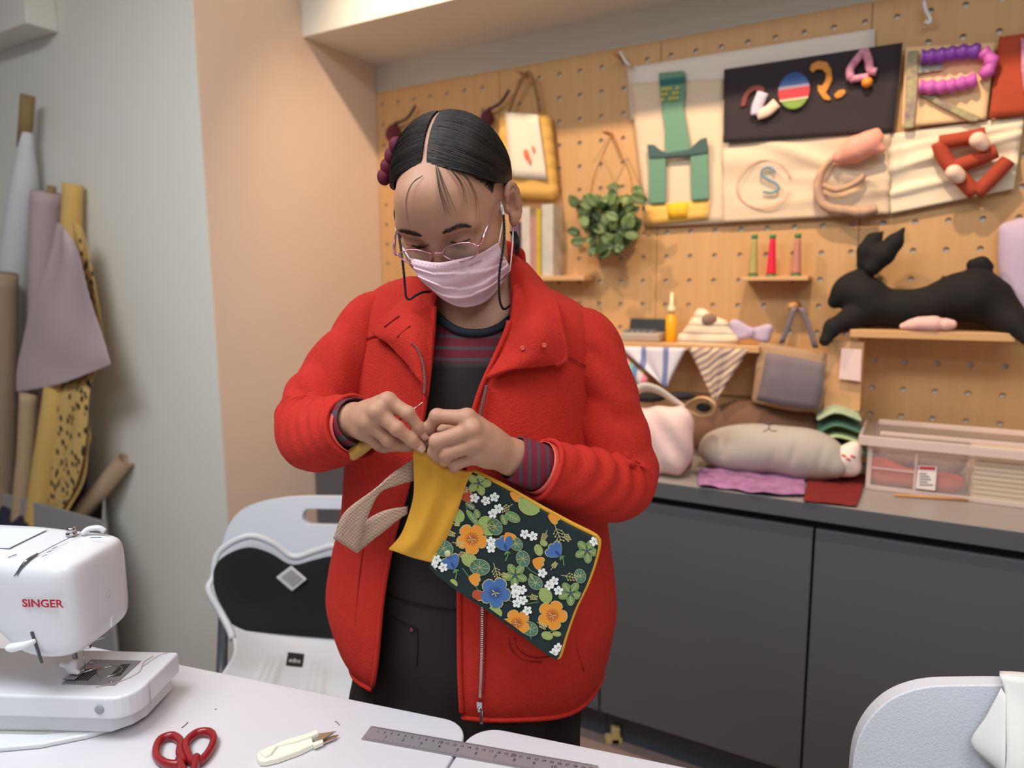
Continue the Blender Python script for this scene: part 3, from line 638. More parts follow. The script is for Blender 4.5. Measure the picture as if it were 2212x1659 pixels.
gt = thing('grey_tote', 'taupe tote bag with a grey patchwork front hanging from a peg', 'bag', WB(1715, 890, .1))
peg(1722, 660, 'wooden peg holding the taupe patchwork tote', .1, .011)
Mtau = mat('taupe_canvas', (172, 138, 106), .85, bump=(400, .2)); Mpat = mat('grey_patchwork', (132, 118, 122), .85, var=(14, (110, 98, 106)), bump=(300, .2))
q = patch([[WB(1634, 735, .1), WB(1720, 748, .12), WB(1812, 765, .1)], [WB(1626, 810, .12), WB(1715, 822, .15), WB(1814, 835, .12)], [WB(1618, 872, .12), WB(1705, 890, .15), WB(1785, 896, .12)]], 10, 12)
ob('bag_body', *grid(q), Mtau, gt, solid=.03, sub=1, soff=-1 if False else 1)
q = patch([[WB(1655, 762, .168), WB(1720, 772, .172), WB(1782, 785, .168)], [WB(1645, 820, .178), WB(1712, 826, .184), WB(1778, 836, .176)], [WB(1634, 864, .17), WB(1700, 878, .178), WB(1766, 884, .17)]], 8, 8)
ob('patchwork_front', *grid(q), Mpat, gt, solid=.003)
for a in ([(1688, 742), (1704, 700), (1716, 664)], [(1762, 752), (1745, 700), (1730, 664)]):
    P = [WB(x, y, .115) for x, y in a]; P = crom(P, 8); ob('handle', *ribbon(P, [T_W]*8, .014), Mpat, gt, solid=.003)
tag(sob('pencil_roll', SDF().cone(WB(1330, 770, .16), WB(1386, 822, .16), .02, .018), .003, stripes('candy_stripes', [(.25, (96, 130, 170)), (.25, (206, 190, 190)), (.3, (232, 128, 150)), (.2, (130, 170, 160))], 0, .06, rot=rw)), 'multicoloured striped pencil roll sticking out beside the red sleeve', 'pencil roll')
# ================================================================== things lying on the worktop
CZ_ = .823
def K(x, y, lift=0.0): p = Zp(x, y, CZ_); return p+Zv*lift
def depth_of(p): return float(p@N_W)
def KD(x, y, d): return PL(x, y, N_W*d, N_W)
def scale_at(p): return float((p-CAM)@_fw)/FPX               # metres per pixel there
# pale tote with straps
pt = thing('printed_tote', 'off-white pink printed tote bag slumped on the worktop beside the sleeve', 'bag', K(1430, 1035))
d0 = depth_of(K(1440, 1040))+.05
Mblush = mat('blush_canvas', (232, 204, 196), .85, var=(9, (224, 184, 178)), bump=(90, .5))
q = SDF()
for i in range(6):
    y = 905+i*18.5; q.cone(KD(1352, y, d0+.01), KD(1466-(2 if i < 4 else 8), y, d0), .03, .034, .03)
z0 = min(p[2] for p in (KD(1440, 1015, d0),))-.034
sob('bag_body', q, .0045, Mblush, pt, disp=lambda P: .0025*np.sin(P[..., 0]*90+P[..., 2]*60))
ob('side_gusset', *grid(patch([[KD(1478, 890, d0-.01), KD(1494, 892, d0+.04)], [KD(1482, 960, d0-.01), KD(1498, 960, d0+.04)], [KD(1474, 1022, d0-.01), KD(1492, 1010, d0+.04)]], 8, 4)), mat('brown_gusset', (150, 112, 98), .85), pt, solid=.004)
def strap(name, pts, wid, wv, m_, parent, n=24, th=.003):
    P = crom(pts, n); return ob(name, *ribbon(P, [wv]*n, wid), m_, parent, solid=th)
strap('handle', [KD(1350, 868, d0-.02), KD(1385, 838, d0-.01), KD(1420, 842, d0), KD(1455, 865, d0+.01), KD(1482, 885, d0+.02)], .03, Zv*.8-N_W*.6, mat('white_webbing', (222, 208, 192), .85, bump=(300, .2)), pt)
strap('handle', [KD(1470, 890, d0+.02), KD(1492, 866, d0), KD(1520, 858, d0-.01), KD(1544, 872, d0-.01), KD(1538, 894, d0), KD(1508, 896, d0+.02), KD(1480, 882, d0+.03)], .022, N_W, mat('tan_webbing', (206, 166, 116), .85, bump=(300, .2)), pt, 30)
sob('black_lining', SDF().ell(KD(1520, 880, d0+.02), (.02, .02, .012)).ell(KD(1400, 858, d0+.04), (.05, .03, .014)).ell(KD(1470, 855, d0+.05), (.04, .03, .012)), .004, mat('black_lining', (34, 30, 36), .85), pt)
# brown cushion and grey seal cushion
Mbrn = mat('brown_plush', (122, 88, 66), .9, sheen=.3, bump=(250, .2)); Mseal = mat('grey_plush', (176, 166, 156), .9, sheen=.3, bump=(220, .2))
c1 = K(1650, 1034); d1 = depth_of(c1)+.05
B_ = np.array([T_W, N_W, Zv]).T
c = KD(1648, 930, d1+.12); sc = scale_at(c)
q = SDF().ell(c, (146*sc, .05, min(64*sc, c[2]-CZ_-.004)), B_).ell(KD(1530, 950, d1+.12), (40*sc, .035, 34*sc), B_, .04)
tag(sob('brown_cushion', q, .005, Mbrn), 'brown plush cushion propped behind the grey animal cushion', 'cushion')
sc_ = thing('animal_cushion', 'light grey plush seal-shaped cushion with a stitched face lying on the worktop', 'cushion', K(1660, 1033))
c = KD(1658, 974, d1); sc = scale_at(c); hz_ = lambda p: p[2]-CZ_-.006
e1_, e2_ = KD(1575, 982, d1), KD(1750, 985, d1)
c = c+Zv*.007
q = SDF().ell(c, (136*sc, .062, hz_(c)), B_).ell(e1_, (62*sc, .05, hz_(e1_)), B_, .05).ell(e2_, (58*sc, .05, hz_(e2_)), B_, .05).cone(KD(1790, 1000, d1-.01), KD(1806, 1010, d1-.02), .03, .02, .04)
def seal_fold(P):
    x = (P@T_W-c@T_W)/sc; z = (P[..., 2]-c[2])/sc; r = 0
    for x0, a, w, zl in ((-82, .007, 5, -5), (58, .006, 6, 5), (110, .004, 7, 0), (20, .003, 8, -15)): r = r-a*np.exp(-((x-x0-.15*z)/w)**2)*np.exp(-((z-zl)/26)**2)
    return r
sob('body', q, .0045, Mseal, sc_, disp=seal_fold)
def face(pts, r): return tube([cast(q, x, y, 1.4, .001) for x, y in pts], r, 6, 12)
ob('stitched_face', *merge(face([(1650, 913), (1662, 917), (1672, 913)], .0022), face([(1662, 917), (1661, 926)], .0014), face([(1648, 932), (1656, 929), (1661, 926), (1668, 931), (1678, 930)], .0012)), mat('dark_stitch', (84, 72, 74), .8), sc_)
# white plush, green folded cloth, purple and red cloths
c = KD(1826, 990, d1); q = SDF().ell(c, (.034, .034, .032)).ell(KD(1845, 970, d1), (.018, .02, .02), k=.02).ell(KD(1812, 1016, d1), (.02, .02, .016), k=.02).ell(KD(1840, 1012, d1), (.022, .02, .02), k=.02)
wp = thing('white_plush', 'small white plush toy with red marks beside the grey cushion', 'soft toy', K(1826, 1030))
sob('body', q, .003, mat('white_plush', (238, 220, 208), .9, bump=(150, .5)), wp)
ob('red_marks', *merge(*[tube([cast(q, x, y, 1.4, .001), cast(q, x+9, y+4, 1.4, .001)], .0025, 6) for x, y in ((1818, 982), (1828, 990), (1838, 984))]), mat('red_marks', (206, 70, 60), .8), wp)
gf = thing('folded_green_cloth', 'folded green and cream patterned cloths piled beside the clear box', 'cloth', K(1815, 1000))
for k, (y, m_) in enumerate(((876, mat('cream_green_cloth', (206, 206, 170), .85, var=(40, (120, 160, 130)))), (904, mat('deep_green_cloth', (84, 124, 104), .85, var=(30, (60, 100, 84)))), (928, mat('pale_green_cloth', (196, 204, 150), .85, var=(30, (150, 180, 130)))), (950, mat('bottle_green_cloth', (70, 112, 94), .85)))):
    G = patch([[KD(1762+k*2, y+6, d1+.12), KD(1800, y-12+k*3, d1+.12), KD(1850+k*6, y+4, d1+.12)], [KD(1764+k*2, y+34, d1+.03), KD(1808, y+16, d1+.02), KD(1864+k*4, y+36, d1+.03)]], 6, 12)
    ob('cloth_layer', *grid(G), m_, gf, solid=.008, sub=1)
def rag(name, label, rows, m_, amp, seed, nr=14, nc=20, wav=3):
    r_ = random.Random(seed); G = patch([[K(x, y, .004) for x, y in r] for r in rows], nr, nc); a, b = r_.uniform(0, 6), r_.uniform(0, 6)
    for i in range(nr):
        for j in range(nc): G[i, j] += Zv*(amp*(1+math.sin(i*.9+j*.35*wav/3+a)*math.sin(j*.8*wav/3+b)))
    return tag(ob(name, *grid(G), m_, solid=.002, sub=1), label, 'cloth')
rag('purple_cloth', 'crumpled lilac and pink fabric scraps under the grey cushion', [[(1510, 1022), (1560, 1018), (1640, 1020), (1735, 1020)], [(1506, 1045), (1570, 1050), (1650, 1055), (1740, 1060)], [(1512, 1056), (1580, 1062), (1650, 1074), (1738, 1076)]], mat('lilac_pink_scraps', (196, 140, 190), .85, var=(35, (96, 60, 88))), .005, 4)
rag('red_cloth', 'dark red patterned cloth hanging over the worktop edge', [[(1745, 1036), (1800, 1030), (1870, 1028)], [(1740, 1062), (1800, 1064), (1862, 1066)], [(1734, 1086), (1790, 1092), (1850, 1098)]], mat('red_pattern', (104, 8, 16), .85, var=(60, (128, 34, 22))), .0015, 5)
# ---- clear storage box
fl = K(1872, 1056); dF = depth_of(fl); sF = float(fl@T_W); BW = .62; BD = .3; BH = KD(1876, 948, dF)[2]-CZ_
Mclr = mat('clear_plastic', (244, 226, 218), .12, alpha=.16, spec=.6); Mrim = mat('frosted_plastic', (240, 218, 208), .25, alpha=.6)
cb = thing('storage_box', 'clear plastic storage box with folded fabric inside on the worktop', 'box', sdz(sF+BW/2, dF+BD/2, CZ_))
BD = min(BD, 2.125-dF)
ob('box_wall', *merge(boxw(sF, sF+BW, dF, dF+.003, CZ_+.001, CZ_+BH), boxw(sF, sF+.003, dF+.003, dF+BD, CZ_+.001, CZ_+BH), boxw(sF+BW-.003, sF+BW, dF+.003, dF+BD, CZ_+.001, CZ_+BH), boxw(sF, sF+BW, dF+BD-.003, dF+BD, CZ_+.001, CZ_+BH), boxw(sF+.003, sF+BW-.003, dF+.003, dF+BD-.003, CZ_+.001, CZ_+.004)), Mclr, cb, smooth=False)
rz = CZ_+BH*.52
ribs = [boxw(sF-.003, sF+.008, dF-.004, dF+.002, CZ_+.002, CZ_+BH), boxw(sF, sF+BW, dF-.004, dF, CZ_+.001, CZ_+.012), boxw(sF, sF+BW, dF-.006, dF, CZ_+BH*.86, CZ_+BH), boxw(sF, sF+BW, dF-.003, dF, CZ_+BH*.8, CZ_+BH*.83)]
x_d = float(KD(1979, 1000, dF)@T_W); ribs += [boxw(x_d-.003, x_d+.003, dF-.003, dF, CZ_+.012, CZ_+BH*.8), boxw(sF, x_d, dF-.003, dF, CZ_+BH*.42, CZ_+BH*.46)]
ob('rib', *merge(*ribs), Mrim, cb, smooth=False, bevel=.001)
lz = CZ_+BH
ob('lid', *boxw(sF-.022, sF+BW+.02, dF-.022, dF+BD+.005, lz, lz+.006), Mclr, cb, smooth=False, bevel=.002)
ob('lid_rim', *merge(boxw(sF-.024, sF+BW+.02, dF-.025, dF-.018, lz-.012, lz+.012), boxw(sF-.024, sF-.016, dF-.018, dF+BD+.005, lz-.012, lz+.012), boxw(sF+.02, sF+BW, dF+.03, dF+.036, lz+.006, lz+.016), boxw(sF+.01, sF+BW, dF+BD-.04, dF+BD-.034, lz+.006, lz+.02)), Mrim, cb, smooth=False, bevel=.002)
lb = thing('price_label', 'white price label with a red header stuck on the clear box', 'label', KD(2002, 1060, dF-.005))
ob('paper', *prism([KD(x, y, dF-.0055) for x, y in ((1984, 1005), (2024, 1008), (2020, 1060), (1978, 1055))], N_W*.0008), mat('label_paper', (240, 228, 224), .6), lb, smooth=False)
ob('red_header', *prism([KD(x, y, dF-.0062) for x, y in ((1986, 1007), (2021, 1009), (2020, 1016), (1985, 1014))], N_W*.0005), mat('label_red', (206, 60, 66), .6), lb, smooth=False)
ob('print_lines', *merge(*[prism([KD(x, y, dF-.0062) for x, y in ((1986, 1022+k*6), (1986+w, 1022.6+k*6), (1986+w, 1025+k*6), (1986, 1024.4+k*6))], N_W*.0004) for k, w in enumerate((16, 22, 25, 18, 30))]), mat('label_ink', (120, 112, 112), .6), lb, smooth=False)
def inside(name, label, pts, rad, m_, k=.03):
    q = SDF()
    for x, y, dd in pts: q.ell(KD(x, y, dF+dd), rad, B_, k)
    return tag(sob(name, q, .005, m_), label, 'cloth')
inside('red_folded_cloth', 'red folded fabric in the bottom of the clear box', [(1905, 1026, .06), (1945, 1028, .06), (1985, 1032, .06), (2025, 1037, .06), (2052, 1038, .06), (1910, 1004, .07)], (.032, .045, .022), mat('brick_red_cloth', (200, 72, 58), .85, bump=(60, .5)))
inside('grey_folded_cloth', 'taupe folded fabric heaped above the red cloth inside the clear box', [(1925, 978, .1), (1965, 985, .09), (2010, 990, .08), (2050, 996, .08), (2030, 1012, .09)], (.036, .05, .024), mat('taupe_cloth', (160, 134, 116), .85, bump=(50, .5)))
for k in range(9):
    z = CZ_+.006+k*.0115
    a = float(KD(2098, 1050, dF+.012)@T_W)
    tag(ob('cream_board', *boxw(a+.0015*(k % 3), sF+BW-.02, dF+.012, dF+.2, z, z+.0095), mat('cream_foam_board', (232, 210, 172), .7), smooth=False, bevel=.002), 'cream fabric-covered board inside the clear box, '+('lowest of the stack', 'second from the bottom', 'third from the bottom', 'fourth from the bottom', 'in the middle of the stack', 'fourth from the top', 'third from the top', 'second from the top', 'topmost of the stack')[k], 'board', 'boards stacked in the clear box')
tag(ob('wooden_stick', *tube([K(1932, 1073, .004), K(2100, 1084, .004)], .004, 8), Mdowel), 'thin wooden stick lying in front of the clear box', 'stick')

# ================================================================== fabric rolls in a bin by the left wall
def L(x, y, off): return PL(x, y, N_W*(1.367-off), N_W)
def roll(name, label, pts, rpx, off, m_, core=None):
    of_ = [off]*len(pts) if np.isscalar(off) else off
    P = [L(x, y, o_) for (x, y), o_ in zip(pts, of_)]; r = [rp*scale_at(p) for rp, p in zip(rpx, P)]
    t = thing(name, label, 'fabric roll', (P[-1][0], P[-1][1], max(.03, P[-1][2])), 'fabric rolls standing in the grey bin')
    dr = (P[-1]-P[-2]); dr /= np.linalg.norm(dr); zt = .05; e = P[-1]+dr*max(0, (P[-1][2]-zt)/max(.2, -dr[2]))
    ob('wound_fabric', *tube(P+[e], r+[r[-1]], 24, 24), m_, t)
    if core:
        a, b, rc = core; a, b = L(*a, of_[0]), L(*b, of_[0])
        ob('cardboard_core', *tube([a, b], rc*scale_at(a), 16), mat('cardboard', (142, 116, 78), .8), t)
    return t
Mwf = mat('white_fabric', (206, 206, 208), .8, bump=(60, .2)); Mpk = mat('mauve_fabric', (180, 158, 160), .8, bump=(90, .2), sheen=.2)
Mtan = mat('tan_fabric', (176, 150, 118), .85); Mkraft = mat('kraft_paper', (158, 136, 112), .75, var=(20, (146, 122, 98)))
Mmus = mat('mustard_dot_fabric', (206, 168, 96), .85, bump=(80, .2))
def leopard():
    m_ = mat('leopard_fabric', (206, 170, 100), .85); nt = m_.node_tree; b = nt.nodes['Principled BSDF']
    tc = nt.nodes.new('ShaderNodeTexCoord'); mp = nt.nodes.new('ShaderNodeMapping'); mp.inputs['Scale'].default_value = (1, 1, .7)
    vo = nt.nodes.new('ShaderNodeTexVoronoi'); vo.inputs['Scale'].default_value = 46; cr = nt.nodes.new('ShaderNodeValToRGB')
    cr.color_ramp.elements[0].position = .33; cr.color_ramp.elements[0].color = (*lin((48, 38, 32)), 1); cr.color_ramp.elements[1].position = .40; cr.color_ramp.elements[1].color = (*lin((206, 170, 100)), 1)
    nt.links.new(tc.outputs['Object'], mp.inputs[0]); nt.links.new(mp.outputs[0], vo.inputs[0]); nt.links.new(vo.outputs[0], cr.inputs[0]); nt.links.new(cr.outputs[0], b.inputs['Base Color']); return m_
Mleo = leopard()
roll('white_roll', 'white fabric roll with a bare cardboard core sticking up', [(58, 285), (52, 420), (34, 600), (22, 760), (14, 900)], [10, 28, 33, 32, 32], .066, Mwf, ((60, 206), (52, 320), 14))
roll('kraft_roll', 'brown kraft paper roll at the left picture edge', [(8, 590), (5, 800), (2, 1000)], [27, 28, 28], [.16, .17, .18], Mkraft)
roll('mauve_roll', 'mauve fabric roll with a loose sheet hanging over it', [(102, 415), (98, 560), (92, 800), (88, 1000)], [31, 31, 30, 30], [.056, .058, .06, .062], Mpk, ((112, 403), (108, 440), 9))
roll('mustard_roll', 'mustard fabric roll with faint dots behind the mauve sheet', [(158, 398), (150, 560), (122, 850), (95, 1050)], [20, 22, 25, 27], [.04, .06, .13, .155], Mmus)
roll('tan_roll', 'tan fabric roll low between the kraft roll and mustard roll', [(62, 850), (56, 980), (48, 1080)], [17, 17, 18], [.16, .17, .18], Mtan)
roll('purple_roll', 'deep purple fabric roll low behind the leopard fabric', [(182, 940), (172, 1040), (166, 1120)], [10, 14, 14], .03, mat('purple_fabric', (84, 66, 92), .85))
def sheet(name, label, rows, offs, m_, nr=26, nc=18, amp=.006, seed=1, cat='fabric'):
    G = patch([[L(x, y, o) for x, y in r] for r, o in zip(rows, offs)], nr, nc); r_ = random.Random(seed); a = [r_.uniform(0, 6) for _ in range(3)]
    for i in range(nr):
        for j in range(nc): G[i, j] -= N_W*amp*(math.sin(j*.6+i*.22+a[0])+.6*math.sin(i*.5-j*.35+a[1]))
    return tag(ob(name, *grid(G), m_, solid=.002, sub=1), label, cat)
sheet('mauve_sheet', 'loose mauve fabric sheet draped over the rolls', [[(125, 480), (138, 488), (146, 505)], [(100, 580), (140, 570), (176, 560)], [(56, 690), (130, 680), (205, 670)], [(38, 775), (130, 770), (232, 755)], [(36, 848), (130, 830), (238, 788)]], [.12, .135, .15, .16, .165], Mpk, amp=.004, seed=3)
sheet('leopard_sheet', 'yellow leopard-spotted fabric hanging below the mauve sheet', [[(152, 470), (165, 480), (182, 500)], [(170, 640), (190, 640), (215, 650)], [(140, 800), (185, 790), (226, 760)], [(126, 850), (160, 845), (192, 838)], [(118, 950), (155, 950), (184, 960)], [(84, 1060), (120, 1060), (160, 1060)], [(62, 1130), (84, 1130), (110, 1130)]], [.1, .09, .1, .14, .15, .16, .17], Mleo, amp=.003, seed=5)
sheet('mustard_sheet', 'plain mustard fabric fold at the foot of the leopard fabric', [[(186, 960), (196, 950), (192, 900)], [(150, 1040), (170, 1040), (186, 1020)], [(112, 1110), (135, 1115), (150, 1100)], [(95, 1150), (112, 1150), (130, 1145)]], [.13, .14, .16, .165], mat('mustard_plain', (196, 158, 92), .85), amp=.002, seed=6)
p0, p1 = L(272, 992, .02), L(160, 1128, .12); p2 = p1+(p1-p0)*.5
ct = thing('cardboard_tube', 'bare cardboard tube leaning to the right out of the bin', 'tube', p2)
w_ = (p0-p1)/np.linalg.norm(p0-p1); ro = 19*scale_at(p0)
v1, f1 = tube([p0, p2], ro, 20, caps=False); ob('tube_wall', v1, f1, mat('cardboard_pale', (158, 132, 106), .8), ct, solid=.003, soff=-1)
bi = thing('fabric_bin', 'light grey rectangular bin holding the fabric rolls', 'bin', (*L(120, 1300, .12)[:2], 0))
zt = float(PL(200, 1118, N_W*1.18, N_W)[2]); A_, B2 = PL(226, 1135, N_W*1.17, N_W), PL(234, 1135, N_W*1.352, N_W); C_ = A_-T_W*.72; D_ = B2-T_W*.82
for p in (A_, B2, C_, D_): p[2] = .002
def bwall(p, q): e = (q-p)/np.linalg.norm(q-p); n = np.array([-e[1], e[0], 0])*.006; return boxo(p, q-p, n, (0, 0, zt))
ob('bin_wall', *merge(bwall(A_, B2), bwall(B2, D_), bwall(D_, C_), bwall(C_, A_), prism([A_, B2, D_, C_], (0, 0, .004))), mat('grey_bin', (150, 150, 148), .6), bi, smooth=False)
sheet('navy_sheet', 'dark navy fabric bundled over the left edge of the bin', [[(-20, 1085), (20, 1098), (62, 1125)], [(-20, 1130), (20, 1135), (64, 1150)], [(-20, 1180), (20, 1180), (66, 1185)]], [.2, .22, .225], mat('navy_fabric', (44, 42, 58), .9), 10, 10, .004, 8)

# ================================================================== folding chairs
def holed(outline, hole, th, m_, name, parent, bevel=.006):
    bm = bmesh.new(); es = []
    for lp in (outline, hole):
        vs = [bm.verts.new(tuple(p)) for p in lp]
        for i in range(len(vs)): es.append(bm.edges.new((vs[i], vs[(i+1) % len(vs)])))
    bmesh.ops.triangle_fill(bm, edges=es, use_beauty=True); bmesh.ops.recalc_face_normals(bm, faces=bm.faces)
    me = bpy.data.meshes.new(name); bm.to_mesh(me); bm.free(); me.materials.append(m_)
    o = bpy.data.objects.new(name, me); COL.objects.link(o)
    s = o.modifiers.new('thickness', 'SOLIDIFY'); s.thickness = th; s.offset = 0
    b = o.modifiers.new('edge', 'BEVEL'); b.width = bevel; b.segments = 4; b.limit_method = 'ANGLE'; b.angle_limit = math.radians(50)
    me.polygons.foreach_set('use_smooth', [False]*len(me.polygons)); par(o, parent); return o
Mch = mat('chair_plastic', (216, 220, 230), .5, bump=(330, .4)); Mchl = mat('chair_leg_grey', (84, 86, 90), .4, metal=.3)
fc = thing('folding_chair', 'white plastic folding chair behind the table at left, under the posture seat', 'chair', (*V(700, 1330, 1.6)[:2], 0))
nb = np.array([-.12, -1, .18]); nb /= np.linalg.norm(nb); pb_ = V(700, 1200, 1.74)
out = crom([(470, 1290), (478, 1215), (496, 1140), (535, 1095), (610, 1075), (700, 1071), (790, 1076), (865, 1096), (906, 1140), (922, 1215), (926, 1290), (700, 1310)], 60, True)
sl = [(745+x, 1116+y+.02*x) for x, y in rrect(176, 34, 16, 5)]
holed([PL(x, y, pb_, nb) for x, y in out], [PL(x, y, pb_, nb) for x, y in sl], .024, Mch, 'backrest', fc)
seatc = V(690, 1330, 1.5); so_ = np.array([seatc[0], 1.5, .435]); cx = np.array([1, -.1, 0]); cx /= np.linalg.norm(cx); cy = np.array([cx[1], -cx[0], 0])
ob('seat', *prism([so_+cx*x+cy*y for x, y in rrect(.45, .42, .08, 6)], (0, 0, .022)), Mch, fc, smooth=False, bevel=.006)
for s in (-1, 1):
    top = PL(698+s*218, 1285, pb_, nb)+nb*-.01; a1 = so_+cx*s*.235+cy*.02; a1[2] = .43; f1 = so_+cx*s*.24+cy*.24; f1[2] = .012
    ob('front_leg', *tube([top, a1, f1], .0125, 12), Mchl, fc)
    b0 = so_+cx*s*.222+cy*.12; b0[2] = .43; f2 = so_+cx*s*.222-cy*.24; f2[2] = .012
    ob('rear_leg', *tube([b0, f2], .0125, 12), Mchl, fc)
ob('crossbar', *tube([so_+cx*-.222-cy*.2+Zv*-.36, so_+cx*.222-cy*.2+Zv*-.36], .009, 10), Mchl, fc)
# posture seat
Mshell = mat('white_shell', (208, 211, 216), .4); Mcush = mat('black_mesh_cushion', (10, 11, 13), .8, bump=(400, .4))
ps = thing('posture_seat', 'white posture-support seat with black heart-shaped cushion standing on the chair', 'seat', (*V(630, 1450, 1.45)[:2], .46))
r0 = [(460, 1250), (474, 1192), (535, 1158), (588, 1172), (634, 1203), (682, 1190), (728, 1180), (784, 1205), (808, 1262)]
def lerp_row(x0, x1, y0, y1): return [(x0+(x1-x0)*k/8, y0+(y1-y0)*k/8) for k in range(9)]
rows = [r0, lerp_row(451, 816, 1275, 1290), lerp_row(478, 800, 1325, 1345), lerp_row(500, 782, 1370, 1398), lerp_row(504, 776, 1410, 1440), lerp_row(486, 776, 1444, 1482), lerp_row(462, 780, 1480, 1530), lerp_row(436, 790, 1540, 1600)]
Ys = [1.66, 1.64, 1.62, 1.585, 1.53, 1.46, 1.39, 1.27]
def bow(k): return .05*((k-4)/4)**2
PG = np.array([[V(x, y, Y-bow(k)*(1 if i < 6 else .4)) for k, (x, y) in enumerate(r)] for i, (r, Y) in enumerate(zip(rows, Ys))])
G = patch(PG, 40, 41)
for i in range(22, 40):
    for j in range(41):
        for j0 in (11, 13, 15, 25, 27, 29):
            G[i, j] += np.array([0, -.55, .7])*.010*math.exp(-((j-j0)/.7)**2)*min(1, (i-22)/4)
ob('shell', *grid(G), Mshell, ps, solid=.008, sub=1)
rim = [G[0, j] for j in range(41)]; ob('rim', *tube([G[i, 0] for i in range(18, 0, -1)]+rim+[G[i, 40] for i in range(1, 18)], .0085, 10), Mshell, ps)
CG = np.array([[G[1+i, 2+j]+np.array([-.05, -.9, .2])*(.006+.024*math.sin(math.pi*min(1, (i+.6)/15))**.5*math.sin(math.pi*(j+.8)/37.6)**.4) for j in range(37)] for i in range(15)])
cu = ob('cushion', *grid(CG), Mcush, ps, sub=1)
def on_cush(x, y): 
    b = min(((abs(pix(CG[i, j])[0]-x)+abs(pix(CG[i, j])[1]-y)), i, j) for i in range(15) for j in range(37)); return PL(x, y, CG[b[1], b[2]]+np.array([0, -.004, 0]), np.array([-.1, -1, .2]))
ob('emblem', *prism([on_cush(631, 1248)+(PL(x, y, on_cush(631, 1248), np.array([-.1, -1, .2]))-on_cush(631, 1248)) for x, y in ((630, 1221), (664, 1250), (632, 1276), (597, 1246))], (0, -.006, 0)), mat('emblem_frame', (200, 200, 202), .4), cu, smooth=False, bevel=.003)
ob('emblem_inset', *prism([PL(x, y, on_cush(631, 1248)+np.array([0, -.0065, 0]), np.array([-.1, -1, .2])) for x, y in ((630, 1230), (654, 1250), (632, 1267), (608, 1246))], (0, -.0015, 0)), mat('emblem_grey', (150, 150, 152), .5), cu, smooth=False)
jc = min(((abs(pix(G[i, j])[0]-636)+abs(pix(G[i, j])[1]-1425)), i, j) for i in range(40) for j in range(41)); pc_ = G[jc[1], jc[2]]; nn_ = np.cross(G[jc[1], jc[2]+2]-G[jc[1], jc[2]-2], G[jc[1]+2, jc[2]]-G[jc[1]-2, jc[2]]); nn_ /= np.linalg.norm(nn_); nn_ = nn_ if nn_[1] < 0 else -nn_
tgp = ob('brand_tag', *prism([PL(x, y, pc_+nn_*.006, nn_) for x, y in ((622, 1410), (657, 1414), (653, 1443), (617, 1439))], nn_*.002), mat('tag_black', (28, 28, 30), .6), ps, smooth=False)
tv = text_mesh('ebs', .02); a_ = PL(657, 1414, pc_, nn_)-PL(622, 1410, pc_, nn_); a_ /= np.linalg.norm(a_)
ob('tag_lettering', *place2d(tv, PL(637, 1427, pc_+nn_*.0085, nn_), a_, np.cross(nn_, a_)), mat('tag_white', (214, 214, 216), .6), tgp, smooth=False)
# near chair at right
rc_top = Zp(2000, 1471, .80); nr_ = -tN*1.0+np.array([0, 0, -.15]); nr_ = tN+np.array([0, 0, .12]); nr_ /= np.linalg.norm(nr_)
rc = thing('folding_chair', 'pale plastic folding chair at the lower right corner with a white sheet over it', 'chair', (rc_top[0]+.12, rc_top[1]+.2, 0))
out = crom([(1836, 1700), (1843, 1610), (1870, 1548), (1920, 1500), (1990, 1475), (2080, 1470), (2200, 1472), (2310, 1490), (2380, 1540), (2420, 1620), (2440, 1740), (2300, 1830), (2000, 1800), (1845, 1770)], 70, True)
sl = [(2236+x, 1572+y) for x, y in rrect(224, 62, 30, 6)]
holed([PL(x, y, rc_top, nr_) for x, y in out], [PL(x, y, rc_top, nr_) for x, y in sl], .03, Mch, 'backrest', rc, .012)
cen = PL(2140, 1640, rc_top, nr_); bx_ = tT; by_ = tN
sc0 = np.array([cen[0], cen[1], .44])+by_*.24
ob('seat', *prism([sc0+bx_*x+by_*y for x, y in rrect(.45, .42, .08, 6)], (0, 0, .022)), Mch, rc, smooth=False, bevel=.006)
for s in (-1, 1):
    t0 = PL(2140+s*280, 1690, rc_top, nr_)-nr_*.02; f1 = sc0+bx_*s*.22+by_*.25; f1[2] = .012
    ob('front_leg', *tube([t0, sc0+bx_*s*.235, f1], .0125, 12), Mchl, rc)
    b0 = sc0+bx_*s*.215+by_*.12; f2 = sc0+bx_*s*.215-by_*.26; f2[2] = .012; ob('rear_leg', *tube([b0, f2], .0125, 12), Mchl, rc)
Mpap = mat('white_paper', (230, 230, 228), .7)
ws = thing('white_sheet', 'folded white paper sheet draped over the right chair back', 'paper', PL(2200, 1640, rc_top+nr_*.03, nr_))
def sheetp(name, rows, nr=14, nc=12): ob(name, *grid(patch([[PL(x, y, rc_top+nr_*o, nr_) for x, y, o in r] for r in rows], nr, nc)), Mpap, ws, solid=.0012)
sheetp('main_fold', [[(2159, 1458, .022), (2210, 1462, .026), (2290, 1470, .022)], [(2172, 1500, .03), (2215, 1520, .034), (2295, 1530, .03)], [(2174, 1570, .045), (2220, 1590, .05), (2300, 1600, .04)], [(2172, 1662, .06), (2225, 1670, .065), (2305, 1690, .05)], [(2150, 1720, .06), (2225, 1740, .065), (2305, 1760, .05)]])
sheetp('side_flap', [[(2163, 1486, .026), (2168, 1494, .028), (2174, 1502, .03)], [(2130, 1548, .03), (2150, 1560, .036), (2174, 1574, .044)], [(2097, 1604, .03), (2130, 1622, .04), (2172, 1640, .056)], [(2140, 1650, .034), (2155, 1664, .045), (2172, 1680, .058)]], 12, 8)
